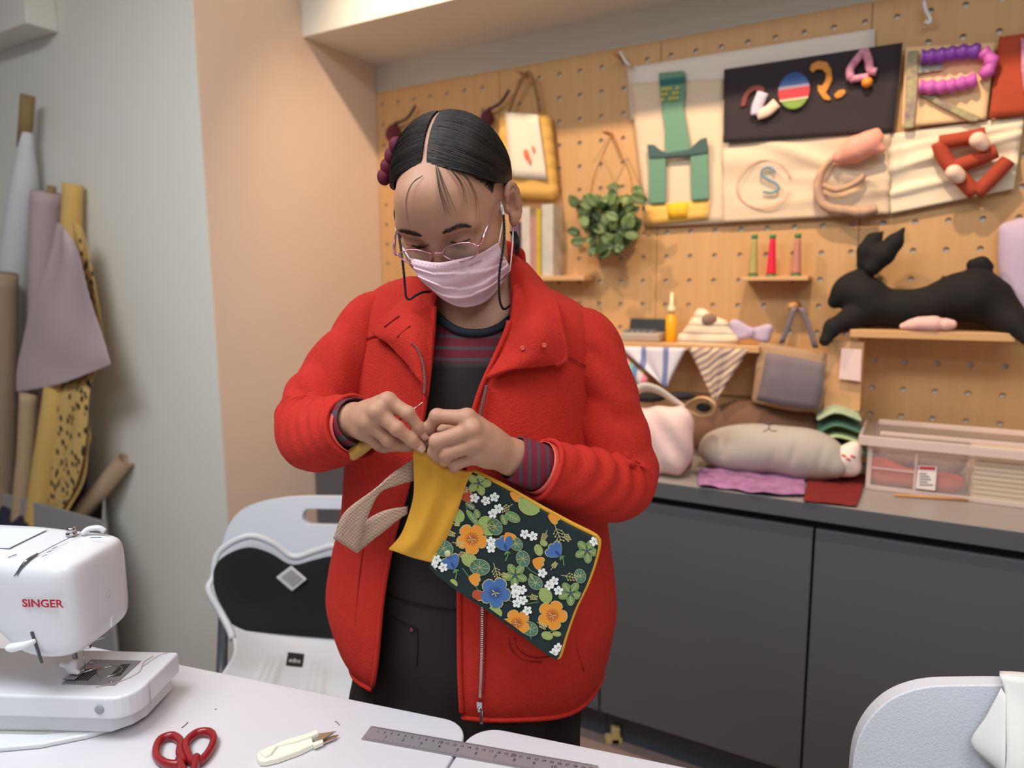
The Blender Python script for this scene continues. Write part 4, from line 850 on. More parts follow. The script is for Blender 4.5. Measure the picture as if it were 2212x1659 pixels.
sheetp('over_fold', [[(2159, 1458, .02), (2210, 1461, .022), (2290, 1469, .02)], [(2160, 1456, -.024), (2212, 1459, -.026), (2292, 1467, -.024)], [(2164, 1540, -.028), (2216, 1545, -.03), (2296, 1550, -.028)]], 10, 8)
# small pale thing on the floor
p = Zp(1330, 1608, 0); ft = thing('yellow_scrap', 'pale yellow plastic bracket standing on the floor by the cabinets', 'bracket', p)
e = np.array([.012, 0, 0]); Myb = mat('pale_yellow_plastic', (206, 180, 120), .5)
ob('upright', *boxo(p-e, e*2, (0, .02, 0), (0, 0, .05)), Myb, ft, smooth=False, bevel=.002)
ob('foot', *boxo(p-e*2.4, e*4, (0, .03, 0), (0, 0, .016)), Myb, ft, smooth=False, bevel=.002)
# ================================================================== things on the white tables
Mred = mat('red_plastic', (140, 24, 32), .35, coat=.3); Msteel = mat('steel', (176, 172, 174), .28, metal=1, bump=(200, .05)); Mblade = mat('blade_steel', (200, 196, 192), .2, metal=1)
def TP(x, y, lift=0.0): p = Zp(x, y, TZ+lift); return p
# ---- steel ruler
ra, rb_ = TP(806, 1571, 0), TP(1262, 1651, 0); rx = rb_-ra; rx /= np.linalg.norm(rx); ry = np.array([-rx[1], rx[0], 0])
p1_ = TP(811, 1579); rl = thing('steel_ruler', 'steel ruler with centimetre and inch scales lying across both tables', 'ruler', ra)
wid = .0285; o0 = ra-rx*.003-ry*wid                     # near-left corner
ob('blade', *boxo(o0+Zv*.0006, rx*.312, ry*wid, Zv*.0011), mat('ruler_steel', (168, 162, 166), .38, metal=.45, bump=(900, .1), stretch=(1, 6, 1)), rl, smooth=False)
mk = []; zt = Zv*.00185
cm0 = .0045
for k in range(0, 301):
    x = cm0+k*.001; L_ = .0062 if k % 10 == 0 else (.0045 if k % 5 == 0 else .003)
    a = o0+rx*(x-.00012)+ry*(wid-L_); mk.append(([a+zt, a+rx*.00024+zt, a+rx*.00024+ry*L_+zt, a+ry*L_+zt], [(0, 1, 2, 3)]))
for k in range(0, 193):
    x = cm0+k*.0254/16; L_ = .008 if k % 16 == 0 else (.006 if k % 8 == 0 else (.0045 if k % 4 == 0 else .003))
    a = o0+rx*(x-.00012); mk.append(([a+zt, a+rx*.00024+zt, a+rx*.00024+ry*L_+zt, a+ry*L_+zt], [(0, 1, 2, 3)]))
for k in range(1, 31): mk.append(place2d(text_mesh(str(k), .0075 if k % 10 == 0 else .0055, bold=.0001), o0+rx*(cm0+.01*k)+ry*(wid-.0088)+zt, rx, ry))
for k in range(1, 13): mk.append(place2d(text_mesh(str(k), .0075, bold=.0001), o0+rx*(cm0+.0254*k)+ry*.0115+zt, rx, ry))
ob('markings', *merge(*mk), mat('ruler_ink', (52, 44, 50), .5), rl, smooth=False, fix=False)
# ---- scissors (handles toward the table middle)
sc1 = thing('scissors', 'scissors with dark red plastic handles lying on the table', 'scissors', TP(400, 1640))
def loop(name, pts, r, lift): return ob(name, *tube([TP(x, y, lift) for x, y in pts], r, 12, 48, closed=True, flat=.8), Mred, sc1)
loop('handle', [(345, 1600), (372, 1590), (390, 1602), (388, 1625), (394, 1645), (380, 1652), (355, 1648), (337, 1630)], .0062, .0075)
loop('handle', [(402, 1605), (425, 1584), (452, 1582), (462, 1596), (455, 1618), (438, 1640), (420, 1648), (406, 1630)], .0062, .0075)
ob('shank', *tube([TP(385, 1645, .007), TP(400, 1675, .007), TP(412, 1705, .006)], [.008, .008, .005], 12, 10, flat=.6), Mred, sc1)
ob('shank', *tube([TP(425, 1640, .009), TP(418, 1675, .009), TP(408, 1705, .008)], [.009, .008, .005], 12, 10, flat=.6), Mred, sc1)
sob('stop_knob', SDF().ell(TP(397, 1618, .008), (.004, .004, .004)), .001, Mred, sc1)
for a, b, z in (((412, 1700), (428, 1850), .005), ((408, 1700), (400, 1850), .007)):
    p, q_ = TP(*a, z), TP(*b, z); w = np.cross(q_-p, Zv); w /= np.linalg.norm(w)
    ob('blade', *prism([p-w*.006, p+w*.006, q_+w*.0005, q_-w*.0005], Zv*.0015), Mblade, sc1, smooth=False)
# ---- thread snips
sn_ = thing('thread_snips', 'cream plastic thread snips with short steel blades on the table', 'snips', TP(640, 1630))
Mcrp = mat('cream_plastic_body', (236, 232, 214), .4)
def snip_part(name, pts, lift, th, m_, bev=.0015): return ob(name, *prism([TP(x, y, lift) for x, y in pts], Zv*th), m_, sn_, smooth=False, bevel=bev)
snip_part('lower_arm', [(556, 1648), (556, 1638), (564, 1632), (584, 1628), (640, 1614), (674, 1603), (678, 1618), (650, 1632), (600, 1650), (575, 1656), (562, 1656)], .0005, .008, Mcrp)
snip_part('upper_arm', [(560, 1634), (580, 1625), (620, 1608), (668, 1594), (686, 1586), (690, 1594), (676, 1600), (640, 1612), (600, 1622), (586, 1640), (574, 1646)], .004, .008, Mcrp)
snip_part('blade_sleeve', [(676, 1612), (698, 1605), (699, 1611), (678, 1620)], .003, .006, Mcrp, .001)
snip_part('blade', [(677, 1601), (690, 1586), (727, 1581), (700, 1597), (683, 1606)], .006, .0012, Mblade, 0)
snip_part('blade', [(678, 1608), (700, 1596), (732, 1588), (724, 1597), (700, 1607)], .0035, .0012, Mblade, 0)
# ---- lint and thread ends
Mth = mat('thread_grey', (120, 110, 118), .9)
for pts, lb in (([(724, 1558), (729, 1561), (733, 1566)], 'short grey thread end near the ruler'), ([(392, 1572), (400, 1566), (406, 1560)], 'pale thread end above the scissors'), ([(464, 1532), (468, 1531)], 'tiny lint speck in the middle of the table')):
    tag(ob('thread_end', *tube([TP(x, y, .0008) for x, y in pts], .0006, 5, 8), Mth), lb, 'thread')
# ---- sewing machine (front faces the camera, free arm to the right)
Msw = mat('machine_white', (214, 215, 220), .3, coat=.2); Msg = mat('machine_grey', (148, 150, 156), .4); Mchr = mat('chrome', (190, 190, 192), .15, metal=1)
xr = -.501                                                 # right end of the free arm
sm = thing('sewing_machine', 'white sewing machine with red lettering at the left end of the table', 'sewing machine', (-.7, .88, TZ))
a0 = np.array([xr, .845, TZ]); ax_ = np.array([-1, .06, 0]); ax_ /= np.linalg.norm(ax_); ay_ = np.array([.06*1.0, 1, 0]); ay_ = np.array([-ax_[1]*-1, -ax_[0], 0]); ay_ /= np.linalg.norm(ay_)
def SMp(u, v, z): return a0+ax_*u+ay_*v+Zv*z               # u leftward along the arm, v away from the camera, z above the table
def slab(pts, z0, z1, name, m_, parent=sm, bev=.006, seg=4): return ob(name, *prism([SMp(u, v, z0) for u, v in pts], Zv*(z1-z0)), m_, parent, smooth=False, bevel=bev, bseg=seg)
def rnd(pts, n): return [tuple(p) for p in crom(np.array(pts, float), n, True)]
bed = [(.0, .118)]+[(.0+.008*math.sin(t*1.57)*0+.034*(1-math.cos(t*1.57)), .034*(1-math.sin(t*1.57))) for t in np.linspace(0, 1, 7)]+[(.39, 0), (.39, .118)]
slab(bed, .034, .066, 'free_arm_bed', Msw, bev=.004)
slab([(.012, .116), (.012, .05), (.02, .03), (.04, .012), (.39, .004), (.39, .116)], .008, .034, 'free_arm_base', Msw, bev=.003)
base = [(.035, .117), (.03, .06), (.04, .03), (.07, .008), (.12, -.014), (.2, -.03), (.39, -.035), (.39, .117)]
slab(base, .0, .008, 'base_plate', Msw, bev=.003)
slab([(.055, .02), (.13, .004), (.24, .002), (.2, .03)], .0082, .0088, 'accessory_recess', mat('recess_grey', (176, 176, 172), .5), bev=0)
ob('screw_cover', *lathe([(.006, 0), (.006, .001), (.004, .0012)], SMp(.044, -.0005, .05)*1.0, -ay_), Msg, sm)
# seam on the bed end
ob('bed_seam', *tube([SMp(-.0006, .04, .066), SMp(-.0006, .04, .034)], .0004, 4), Msg, sm)
# needle plate
npl = slab([(.04, .028), (.115, .028), (.115, .09), (.04, .09)], .0662, .0672, 'needle_plate', mat('plate_grey', (140, 138, 142), .4, metal=.3), bev=.001)
slab([(.046, .05), (.06, .046), (.063, .078), (.05, .08)], .0673, .0676, 'bobbin_window', mat('window_black', (40, 42, 44), .2), npl, 0)
ob('feed_dogs', *merge(*[boxo(SMp(.084+.004*k, .036, .0673), ax_*.0016, ay_*.026, Zv*.0008) for k in range(5)]), mat('dog_dark', (52, 50, 54), .4, metal=.5), npl, smooth=False)
ob('plate_ring', *tube([SMp(.068+.016*math.cos(t), .06+.014*math.sin(t), .0675) for t in np.linspace(0, 6.28, 20, endpoint=False)], .0008, 6, closed=True), Mchr, npl)
ob('plate_screw', *merge(*[lathe([(.0028, 0), (.0028, .0008), (.002, .001)], SMp(u, v, .0672)) for u, v in ((.05, .036), (.109, .08))]), Mchr, npl)
# head and arm, lofted sections along u
def section(u, v0, v1, z0, z1, n=28, e=6.0, tilt=0):
    P = []
    for t in np.linspace(0, 2*math.pi, n, endpoint=False):
        c, s = math.cos(t), math.sin(t); x = abs(c)**(2/e)*(1 if c >= 0 else -1); y = abs(s)**(2/e)*(1 if s >= 0 else -1)
        P.append(SMp(u, (v0+v1)/2+(v1-v0)/2*x+tilt*y, (z0+z1)/2+(z1-z0)/2*y))
    return P
secs = [(0.06, 0.035, 0.085, 0.15, 0.225), (0.061, 0.02, 0.1, 0.14, 0.24), (0.064, 0.004, 0.112, 0.128, 0.246), (0.072, -0.006, 0.118, 0.121, 0.2505), (0.089, -0.012, 0.12, 0.118, 0.254), (0.114, -0.014, 0.12, 0.1185, 0.256), (0.139, -0.014, 0.12, 0.125, 0.258), (0.152, -0.014, 0.12, 0.142, 0.259), (0.164, -0.014, 0.12, 0.155, 0.26), (0.179, -0.013, 0.12, 0.172, 0.261), (0.204, -0.012, 0.12, 0.182, 0.262), (0.264, -0.012, 0.12, 0.182, 0.264), (0.299, -0.012, 0.12, 0.176, 0.265)]
S_ = np.array([section(*s) for s in secs]); n_ = 28
vs = list(S_.reshape(-1, 3)); fs = [(i*n_+j, i*n_+(j+1) % n_, (i+1)*n_+(j+1) % n_, (i+1)*n_+j) for i in range(len(secs)-1) for j in range(n_)]+[tuple(range(n_)), tuple(range((len(secs)-1)*n_, len(secs)*n_))]
hd = ob('head_and_arm', vs, fs, Msw, sm, sub=2)
slab([(.285, -.012), (.385, -.012), (.385, .118), (.285, .118)], .062, .266, 'pillar', Msw, bev=.012)
ob('handwheel', *lathe([(.032, 0), (.034, .004), (.034, .018), (.03, .022)], SMp(.386, .055, .2), ax_, 28), Msw, sm)
# front markings: lettering, slot, lever, screw hole, top line
vf = -.0148
ob('lettering', *place2d(text_mesh('SINGER', .0145, 'CENTER', .00035), SMp(.094, vf-.0008, .203), -ax_*1.12, Zv), mat('logo_red', (176, 24, 50), .4), hd, smooth=False)
ob('lever_slot', *boxo(SMp(.106, vf-.0006, .122), -ax_*.003, ay_*.002, Zv*.042+ax_*.009), mat('slot_dark', (70, 70, 72), .5), hd, smooth=False)
ob('thread_lever', *tube([SMp(.110, vf, .152), SMp(.116, vf-.01, .152), SMp(.130, vf-.013, .1495), SMp(.138, vf-.013, .148)], [.003, .0045, .006, .0035], 12, 14, flat=.7), mat('lever_white', (232, 236, 238), .4), hd)
ob('cover_screw', *lathe([(.0056, -.002), (.0056, .0016), (.0045, .0016), (.0042, .0004)], SMp(.0612, .06, .182), -ax_), mat('hole_grey', (186, 188, 192), .5), hd)
ob('lever_hook', *boxo(SMp(.066, .062, .132), -ax_*.0065, ay_*.006, Zv*.014), Msw, hd, smooth=False, bevel=.001)
Mlin = mat('line_dark', (96, 90, 100), .4)
ob('top_seam', *tube([SMp(.13, -.013, .238), SMp(.12, -.005, .2525), SMp(.112, .03, .2592), SMp(.108, .08, .2592), SMp(.106, .112, .252)], .0005, 4, 30), Mlin, hd)
ob('take_up_slot', *tube([SMp(.126, -.0125, .240), SMp(.119, -.004, .2525), SMp(.115, .012, .258)], [.002, .0035, .0015], 8, 14, flat=.5), mat('slot_chrome', (120, 122, 124), .2, metal=.7), hd)
ob('thread_guide', *lathe([(.007, 0), (.007, .003), (.004, .004), (.006, .006), (.0065, .010), (.004, .0115)], SMp(.118, .08, .258)), Mchr, hd)
ob('spool_cap', *tube([SMp(.106, .085, .257), SMp(.1, .09, .263), SMp(.088, .095, .263), SMp(.082, .098, .257)], .004, 8, 12), Msw, hd)
ob('spool_recess', *boxo(SMp(.16, .02, .2615), ax_*.1, ay_*.07, Zv*.0008), mat('recess_blue', (212, 220, 224), .4), hd, smooth=False)
ob('top_print', *merge(*[tube([SMp(.104+.002*k, .004+.012*k, .2572+.0006*k), SMp(.102+.002*k, .011+.012*k, .2576+.0006*k)], .0004, 4) for k in range(3)]+[tube([SMp(.084, .07, .2582), SMp(.072, .075, .2568)], .0006, 4), tube([SMp(.146, .0, .2572), SMp(.14, .008, .2588)], .0005, 4)]), Mlin, hd)
# needle assembly
nd = ob('presser_bar', *tube([SMp(0.1100, .052, .125), SMp(0.1100, .052, .085)], .0032, 10), Mchr, sm)
ob('needle_clamp', *boxo(SMp(0.1010, .05, .105), -ax_*.014, ay_*.006, Zv*.006), Mchr, sm, smooth=False, bevel=.001)
ob('needle', *tube([SMp(0.0980, .053, .108), SMp(0.0980, .053, .07)], .0006, 6), Mchr, sm)
ob('thread_hook', *tube([SMp(0.0920, .055, .113), SMp(0.0800, .06, .115), SMp(0.0730, .064, .1165)], .0015, 6), Mchr, sm)
sob('foot_holder', SDF().cone(SMp(0.1100, .05, .085), SMp(0.1140, .048, .076), .006, .005, .006).cone(SMp(0.1140, .048, .08), SMp(0.1260, .046, .084), .004, .003, .005).cone(SMp(0.1100, .046, .076), SMp(0.1020, .044, .074), .0045, .003, .005), .0012, mat('white_nylon', (232, 232, 234), .5), sm)
ob('presser_foot', *boxo(SMp(0.1180, .034, .0685), -ax_*.018, ay_*.024, Zv*.002), Mchr, sm, smooth=False, bevel=.0008)
for q_ in ([(.108, .045), (.093, .06)], [(.1, .045), (.082, .062)]): ob('foot_toe', *tube([SMp(*q_[0], .072), SMp(*q_[1], .0725)], .0014, 6), Mchr, sm)
tag(ob('loose_thread', *tube([SMp(.03, .102, .0672), SMp(.034, .085, .0672), SMp(.026, .06, .0672), SMp(.04, .035, .0672), SMp(.062, .022, .0672)], .0005, 5, 30), mat('thread_pink', (190, 160, 154), .9)), 'loose pinkish thread lying on the sewing machine bed', 'thread')
tag(ob('loose_thread', *tube([SMp(.012, .114, .0672), SMp(.022, .106, .0672), SMp(.026, .092, .0672), SMp(.03, .074, .0672)], .0004, 5, 30), mat('thread_pink', (190, 160, 154), .9)), 'thin pale thread end at the back corner of the sewing machine bed', 'thread')
# ================================================================== the person
Bc = np.array([-.052, 1.05, 0.]); tb_ = math.radians(18)
Fb = np.array([-math.sin(tb_), -math.cos(tb_), 0]); Lb = np.array([math.cos(tb_), -math.sin(tb_), 0])   # chest direction, image-right
pe = thing('person', 'person in an open red wool coat and pink face mask stitching a small bag', 'person', (Bc[0], Bc[1], 0))
# ---- head frame: x image-right, y out of the face, z up
yw, pt_, rl_ = math.radians(16.6), math.radians(37), math.radians(1.0)
_f = np.array([-math.sin(yw), -math.cos(yw), 0]); _x = np.array([math.cos(yw), -math.sin(yw), 0])
HY = _f*math.cos(pt_)-Zv*math.sin(pt_); _up = Zv*math.cos(pt_)+_f*math.sin(pt_)
HX = math.cos(rl_)*_x+math.sin(rl_)*_up; HZ = math.cos(rl_)*_up-math.sin(rl_)*_x
HB = np.array([HX, HY, HZ]).T; Hc = np.array([-.076, .992, 1.444])
def hl(x, y, z): return Hc+HB@np.array([x, y, z])
Mskin = mat('skin', (184, 138, 112), .55, var=(40, (172, 124, 99)), bump=(180, .12), sss=.08)
bd = SDF()
# cranium, face, jaw
bd.ell(hl(0, -.014, .036), (.0725, .092, .086), HB).ell(hl(0, .034, -.02), (.062, .058, .082), HB, .03)
bd.ell(hl(0, .05, -.082), (.034, .036, .03), HB, .03)
for s in (-1, 1):
    bd.ell(hl(s*.036, .058, -.03), (.026, .026, .03), HB, .025)
    bd.cone(hl(s*.012, .086, .022), hl(s*.046, .074, .02), .009, .009, .02)          # brow
bd.ell(hl(0, .07, .05), (.045, .03, .035), HB, .03)                                   # forehead
for s in (-1, 1): bd.ell(hl(s*.032, .098, .003), (.017, .014, .011), HB, .014, -1)   # sockets
for s in (-1, 1):
    bd.ell(hl(s*.032, .0775, .0), (.0145, .0125, .0115), HB, .005)                    # lidded eyes
    bd.cone(hl(s*.021, .0865, -.0035), hl(s*.043, .083, -.0035), .0018, .0015, .003, -1)
bd.cone(hl(0, .084, .014), hl(0, .110, -.034), .0075, .0105, .016)
for s in (-1, 1): bd.ell(hl(s*.0115, .1, -.037), (.0085, .0085, .008), HB, .008)
bd.ell(hl(0, .088, -.062), (.022, .012, .012), HB, .012)
bd.cone(hl(-.02, .099, -.062), hl(.02, .099, -.062), .0012, .0012, .004, -1)
for s in (-1, 1):                                                                     # ears
    eb = np.array([HX*.92+HY*s*.30, HY*.95-HX*s*.30, HZ]).T
    e0 = hl(s*.0705, -.013, -.004)
    bd.ell(e0+HX*s*.006, (.0055, .0135, .026), eb, .008)
    bd.ell(e0+eb@np.array([s*.012, .003, -.003]), (.006, .0085, .012), eb, .005, -1)
    bd.chain([e0+eb@np.array([s*(.011-.003*(q < 0)), .0145*math.cos(q), .0275*math.sin(q)+.001]) for q in np.linspace(.35, 4.3, 11)], [.0026]+[.0034]*8+[.003, .003], .004)
    bd.chain([e0+eb@np.array([s*.0105, .008*math.cos(q), .016*math.sin(q)+.002]) for q in np.linspace(1.0, 3.9, 7)], [.0022]*7, .004)
    bd.ell(e0+eb@np.array([s*.007, .002, -.0265]), (.0055, .008, .0095), eb, .006)
    bd.ell(e0+eb@np.array([s*.007, .0125, -.004]), (.004, .0035, .006), eb, .005)
FACE = SDF(); FACE.p = list(bd.p)
# neck, shoulders, trunk
NB = Bc+Fb*.0+Zv*1.27
bd.cone(hl(0, -.03, -.05), NB, .05, .06, .03)
SHR, SHL = Bc-Lb*.155+Zv*1.29, Bc+Lb*.16+Zv*1.265
bd.cone(NB+Zv*.0, SHR, .05, .034, .05).cone(NB, SHL, .05, .034, .05)
TBs = np.array([Lb, Fb, Zv]).T
bd.ell(Bc+Fb*.0+Zv*1.15, (.14, .066, .15), TBs, .05).ell(Bc+Zv*1.0, (.125, .085, .16), TBs, .06).ell(Bc+Zv*.84, (.145, .095, .13), TBs, .06)
# arms
WRR = V(764, 908, .885); WRL = V(1104, 987, .866)
bd.chain([SHR, V(770, 760, 1.045), V(700, 885, 1.02), V(684, 928, .985), V(735, 925, .915), WRR], [.036, .034, .034, .032, .028, .0235], .02)
bd.chain([SHL, V(1296, 800, .985), V(1324, 960, .972), V(1322, 1030, .955), V(1235, 1030, .9), WRL], [.034, .033, .033, .032, .028, .0245], .02)
# hands: finger chains given as photo pixels with distances
def hand(wr, fingers, thumb, web):
    mcp = []
    for P, R in fingers:
        Q = [V(*p) for p in P]; R = [r*.9 for r in R]; bd.cone(wr[0], Q[0], wr[1]*.8, R[0]*1.1, .006); bd.chain(Q, R, .0012); mcp.append(Q[0])
        bd.ell(Q[0]+np.array([0, -.002, .001]), (R[0]*1.08,)*3, None, .006)
        nc_ = CAM-Q[0]; nc_ = nc_/np.linalg.norm(nc_); bd.cone(wr[0]+nc_*wr[1]*.55+(Q[0]-wr[0])*.25, Q[0]+nc_*R[0]*.6, .003, .0045, .008)
        for a, r in ((1, 1.09), (2, 1.06)): bd.ell(Q[a], (R[a]*r,)*3, None, .003)
    for a, b in zip(mcp[:-1], mcp[1:]): bd.cone(a*.8+wr[0]*.2, b*.8+wr[0]*.2, .0095, .0095, .010)
    Q = [V(*p) for p in thumb[0]]; bd.chain(Q, thumb[1], .01)
    for p, r in web: bd.ell(V(*p), (r,)*3, None, .015)
RF = [([(838, 868, .842), (881, 893, .834), (903, 922, .838), (917, 942, .843)], [.0115, .0094, .0082, .0068]),
      ([(814, 890, .834), (858, 926, .828), (889, 950, .832), (910, 968, .838)], [.0118, .0097, .0084, .0070]),
      ([(797, 912, .838), (838, 949, .838), (858, 958, .853), (848, 962, .870)], [.0112, .0094, .0084, .0072]),
      ([(784, 932, .852), (813, 956, .856), (830, 964, .870), (818, 964, .882)], [.0102, .0084, .0076, .0066])]
hand((WRR, .0235), RF, ([(785, 930, .892), (835, 950, .880), (880, 955, .866), (912, 955, .858)], [.015, .0125, .0105, .0085]), [((800, 905, .862), .018)])
LF = [([(1009, 904, .834), (944, 899, .838), (929, 922, .843), (930, 941, .849)], [.0118, .0098, .0086, .0072]),
      ([(1021, 929, .824), (944, 953, .824), (938, 976, .834), (946, 990, .846)], [.0120, .0100, .0088, .0074]),
      ([(1028, 957, .825), (964, 980, .825), (960, 993, .838), (974, 992, .854)], [.0116, .0098, .0086, .0074]),
      ([(1032, 984, .833), (984, 1001, .834), (981, 1008, .848), (994, 1002, .862)], [.0105, .0090, .0080, .0068])]
hand((WRL, .0245), LF, ([(1075, 960, .888), (1020, 935, .878), (965, 935, .866), (936, 946, .859)], [.015, .0125, .0105, .0085]), [((1060, 970, .848), .02), ((1045, 950, .846), .016)])
body = sob('body', bd, .0020, Mskin, pe, smooth=0)
# fingernails
Mnail = mat('nail', (206, 160, 142), .35)
for q, dv in (((918, 944, .843), (15, 21)), ((911, 970, .838), (20, 18))):
    c = cast(bd, q[0], q[1], .6, .0); u = V(q[0]+dv[0], q[1]+dv[1], .84)-V(q[0], q[1], .84); u /= np.linalg.norm(u); n = CAM-c; n /= np.linalg.norm(n); w = np.cross(u, n); w /= np.linalg.norm(w)
    XY = np.array([pix(c+u*.0044*a+w*.0036*b) for a in (-1, -.5, 0, .5, .9) for b in (-1, -.5, 0, .5, 1)]); G = castN(bd, XY[:, 0], XY[:, 1], .6, .0004).reshape(5, 5, 3)
    ob('fingernail', *grid(G), Mnail, body)
# ---- brows, lashes
Mhair = mat('black_hair', (30, 24, 22), .5, spec=.45)
def cst(x, y, off=.0008): return cast(FACE, x, y, .6, off)
r_ = random.Random(2)
for pts, w in (([(866, 499), (889, 503), (911, 510)], 4.5), ([(955, 503), (975, 495), (994, 488), (1013, 490)], 5.5)):
    L_ = crom(np.array(pts, float), 190); t_ = np.arange(190)/189; sx = 1 if w == 5.5 else -1
    bx0 = L_[:, 0]+np.array([r_.uniform(-2, 2) for _ in t_]); by0 = L_[:, 1]+np.array([r_.uniform(-1, 1) for _ in t_])*w*np.sin(np.pi*(.15+.75*t_))
    A_b, B_b = castN(FACE, bx0, by0, .6, .0008), castN(FACE, bx0+sx*7, by0-1.5, .6, .0008)
    br = [tube([p, (p+q)/2+HY*.0006, q], [.00022, .0002, .00006], 4) for p, q in zip(A_b, B_b)]
    ob('eyebrow', *merge(*br), Mhair, body)

for pts in ([(889, 529), (900, 534), (912, 535), (925, 529)], [(974, 523), (986, 526), (1000, 523), (1016, 516)]):
    la = []; la.append(tube([cst(x, y, .0009) for x, y in pts], [.0005, .0011, .0011, .0006], 6, 14))
    for k in range(12): t = k/11; x, y = crom(np.array(pts, float), 12)[k]; la.append(tube([cst(x, y, .001), cst(x+(t-.5)*4, y+5, .003)], [.0003, .0001], 4))
    ob('eyelashes', *merge(*la), Mhair, body)
# ---- hair: scalp cap plus combed strands
hs = SDF(); hs.p = [q for q in bd.p[:6]]
def hsurf(dirs, off):
    dirs = np.asarray(dirs, float); dirs /= np.linalg.norm(dirs, axis=1)[:, None]; o = hl(0, -.01, .03); D = dirs@HB.T; t = np.full(len(D), .16)
    for _ in range(50): t = t-.85*(hs((o+D*t[:, None])[:, None, :])[:, 0]-off)
    return o+D*t[:, None]
def hairline(al):                                          # lowest elevation (rad) by azimuth from the face
    a = abs(al); return np.interp(a, [0, .3, .6, .9, 1.05, 1.2, 1.42, 1.6, 1.9, 2.4, 3.15], [.76, .69, .56, .36, .12, -.16, -.10, .05, -.35, -.62, -.72])
dirs, offs = [], []; NA, NT = 96, 30
for i in range(NA):
    al = -math.pi+2*math.pi*i/NA; e0 = hairline(al)+.025*math.sin(al*29)+.018*math.sin(al*47)
    for j in range(NT):
        t = j/(NT-1); e = e0+(math.pi/2-e0)*t
        d = (math.sin(al)*math.cos(e), math.cos(al)*math.cos(e), math.sin(e)); dirs.append(d)
        part = math.exp(-(d[0]/.022)**2)*(1 if d[1] > -.25 and d[2] > 0 else 0)
        offs.append(-.004+.0054*min(1, t*4)**.6-.005*part)
P = hsurf(dirs, np.array(offs))
fs = [(i*NT+j, ((i+1) % NA)*NT+j, ((i+1) % NA)*NT+j+1, i*NT+j+1) for i in range(NA) for j in range(NT-1)]
hair = ob('hair', P, fs, Mhair, pe, sub=1)
ST = []; NP = 16; SD, SO, SR = [], [], []
def strand(ds, off, r0, r1, n=NP):
    SD.append(crom(np.array(ds, float), n)); SO.append(np.asarray(off)); SR.append((r0, r1))
for k in range(2600):
    s = 1 if r_.random() < .5 else -1; b = r_.uniform(.0, 1)   # start along the parting, front to crown
    e = .76+b*1.09; st = np.array([s*.03, math.cos(e), math.sin(e)]); 
    q = r_.uniform(-.03, .03); N3 = lambda v: np.array(v)/np.linalg.norm(v)
    md = N3([s*.55, .80-1.15*b+q, .66+.04*b]); m2 = N3([s*1.0, .34-.87*b+q, .16+.04*b+q]); en = N3([s*.75, -.62-.25*b, -.25-.35*b+q])
    o = .0040+r_.uniform(-.0008, .0036); strand([N3(st+np.array([s*r_.uniform(0, .02), 0, 0])), md, m2, en], [o*(.30+.70*min(1, 3*t)) for t in np.linspace(0, 1, NP)], r_.uniform(.0005, .0009), .0005)
for k in range(700):                                       # hair swept back along the front hairline
    s = 1 if k % 2 else -1; b = r_.uniform(0, 1); al = s*(.08+1.0*b); e = hairline(al)-r_.uniform(-.03, .06); st = np.array([math.sin(al)*math.cos(e), math.cos(al)*math.cos(e), math.sin(e)])
    m1 = np.array([s*(.75+.2*b), .45-.25*b, .50-.25*b]); en = np.array([s*.85, -.35, .0]); strand([st, m1, en], [-.0002+.0062*t for t in np.linspace(0, 1, NP)], r_.uniform(.0002, .00045), .0005)
PS = hsurf(np.concatenate(SD), np.concatenate(SO)).reshape(-1, NP, 3)
def fast_tubes(P, R0, R1):                                 # many thin three-sided strands at once
    n, k = P.shape[:2]; t = np.gradient(P, axis=1); t /= np.linalg.norm(t, axis=2)[..., None]+1e-9
    v = np.cross(t, np.array([.31, .77, .55])); v /= np.linalg.norm(v, axis=2)[..., None]+1e-9; w = np.cross(t, v); r = (R0[:, None]*(1-np.linspace(0, 1, k))+R1[:, None]*np.linspace(0, 1, k))[..., None]
    Q = np.stack([P+r*(v*math.cos(a)+w*math.sin(a)) for a in (0, 2.094, 4.189)], 2).reshape(-1, 3)
    b = (np.arange(n)[:, None, None]*k+np.arange(k-1)[None, :, None])*3; j = np.arange(3)[None, None, :]; j2 = (j+1) % 3
    return Q, np.stack([b+j, b+j2, b+3+j2, b+3+j], -1).reshape(-1, 4)
SRa = np.array(SR); Q_, F_ = fast_tubes(PS, SRa[:, 0], SRa[:, 1])
hs_o = nob('hair_strands', Q_, F_, [Mhair, mat('brown_hair', (58, 44, 36), .45, spec=.5)], hair)
hs_o.data.polygons.foreach_set('material_index', np.repeat((np.arange(len(PS)) % 6 == 0).astype(np.int32), (NP-1)*3))
# loose fringe wisps and side locks
WS_ = []
def zp1(x, y): return 760+x*.3075, 210+y*.3075
def wisp(pts, n, jit, off0=.002):
    for k in range(n):
        jx, jy = r_.uniform(-jit, jit), r_.uniform(-jit, jit); P = []
        fr_ = np.linspace(0, 1, len(pts))*r_.uniform(.82, 1.0); pp_ = crom(np.array(pts, float), 40)[np.round(fr_*39).astype(int)]; XY = np.array([zp1(x+jx*f*1.5, y+jy*f) for (x, y), f in zip(pp_, fr_)]); P = castN(FACE, XY[:, 0], XY[:, 1], .6, off0+.004*np.sin(np.pi*fr_))
        WS_.append(tube(P, np.linspace(.00042, .00004, len(P)), 4, 18))
wisp([(500, 550), (430, 600), (392, 680), (382, 780), (405, 915)], 4, 8)
wisp([(600, 480), (640, 600), (690, 740), (735, 860)], 7, 26)
wisp([(590, 480), (620, 640), (660, 760), (700, 870)], 7, 22)
wisp([(640, 460), (740, 560), (790, 660), (805, 790)], 8, 12)
wisp([(700, 480), (800, 560), (850, 640), (878, 740), (880, 880)], 6, 14)
ob('fringe', *merge(*WS_), Mhair, hair)
lk = []
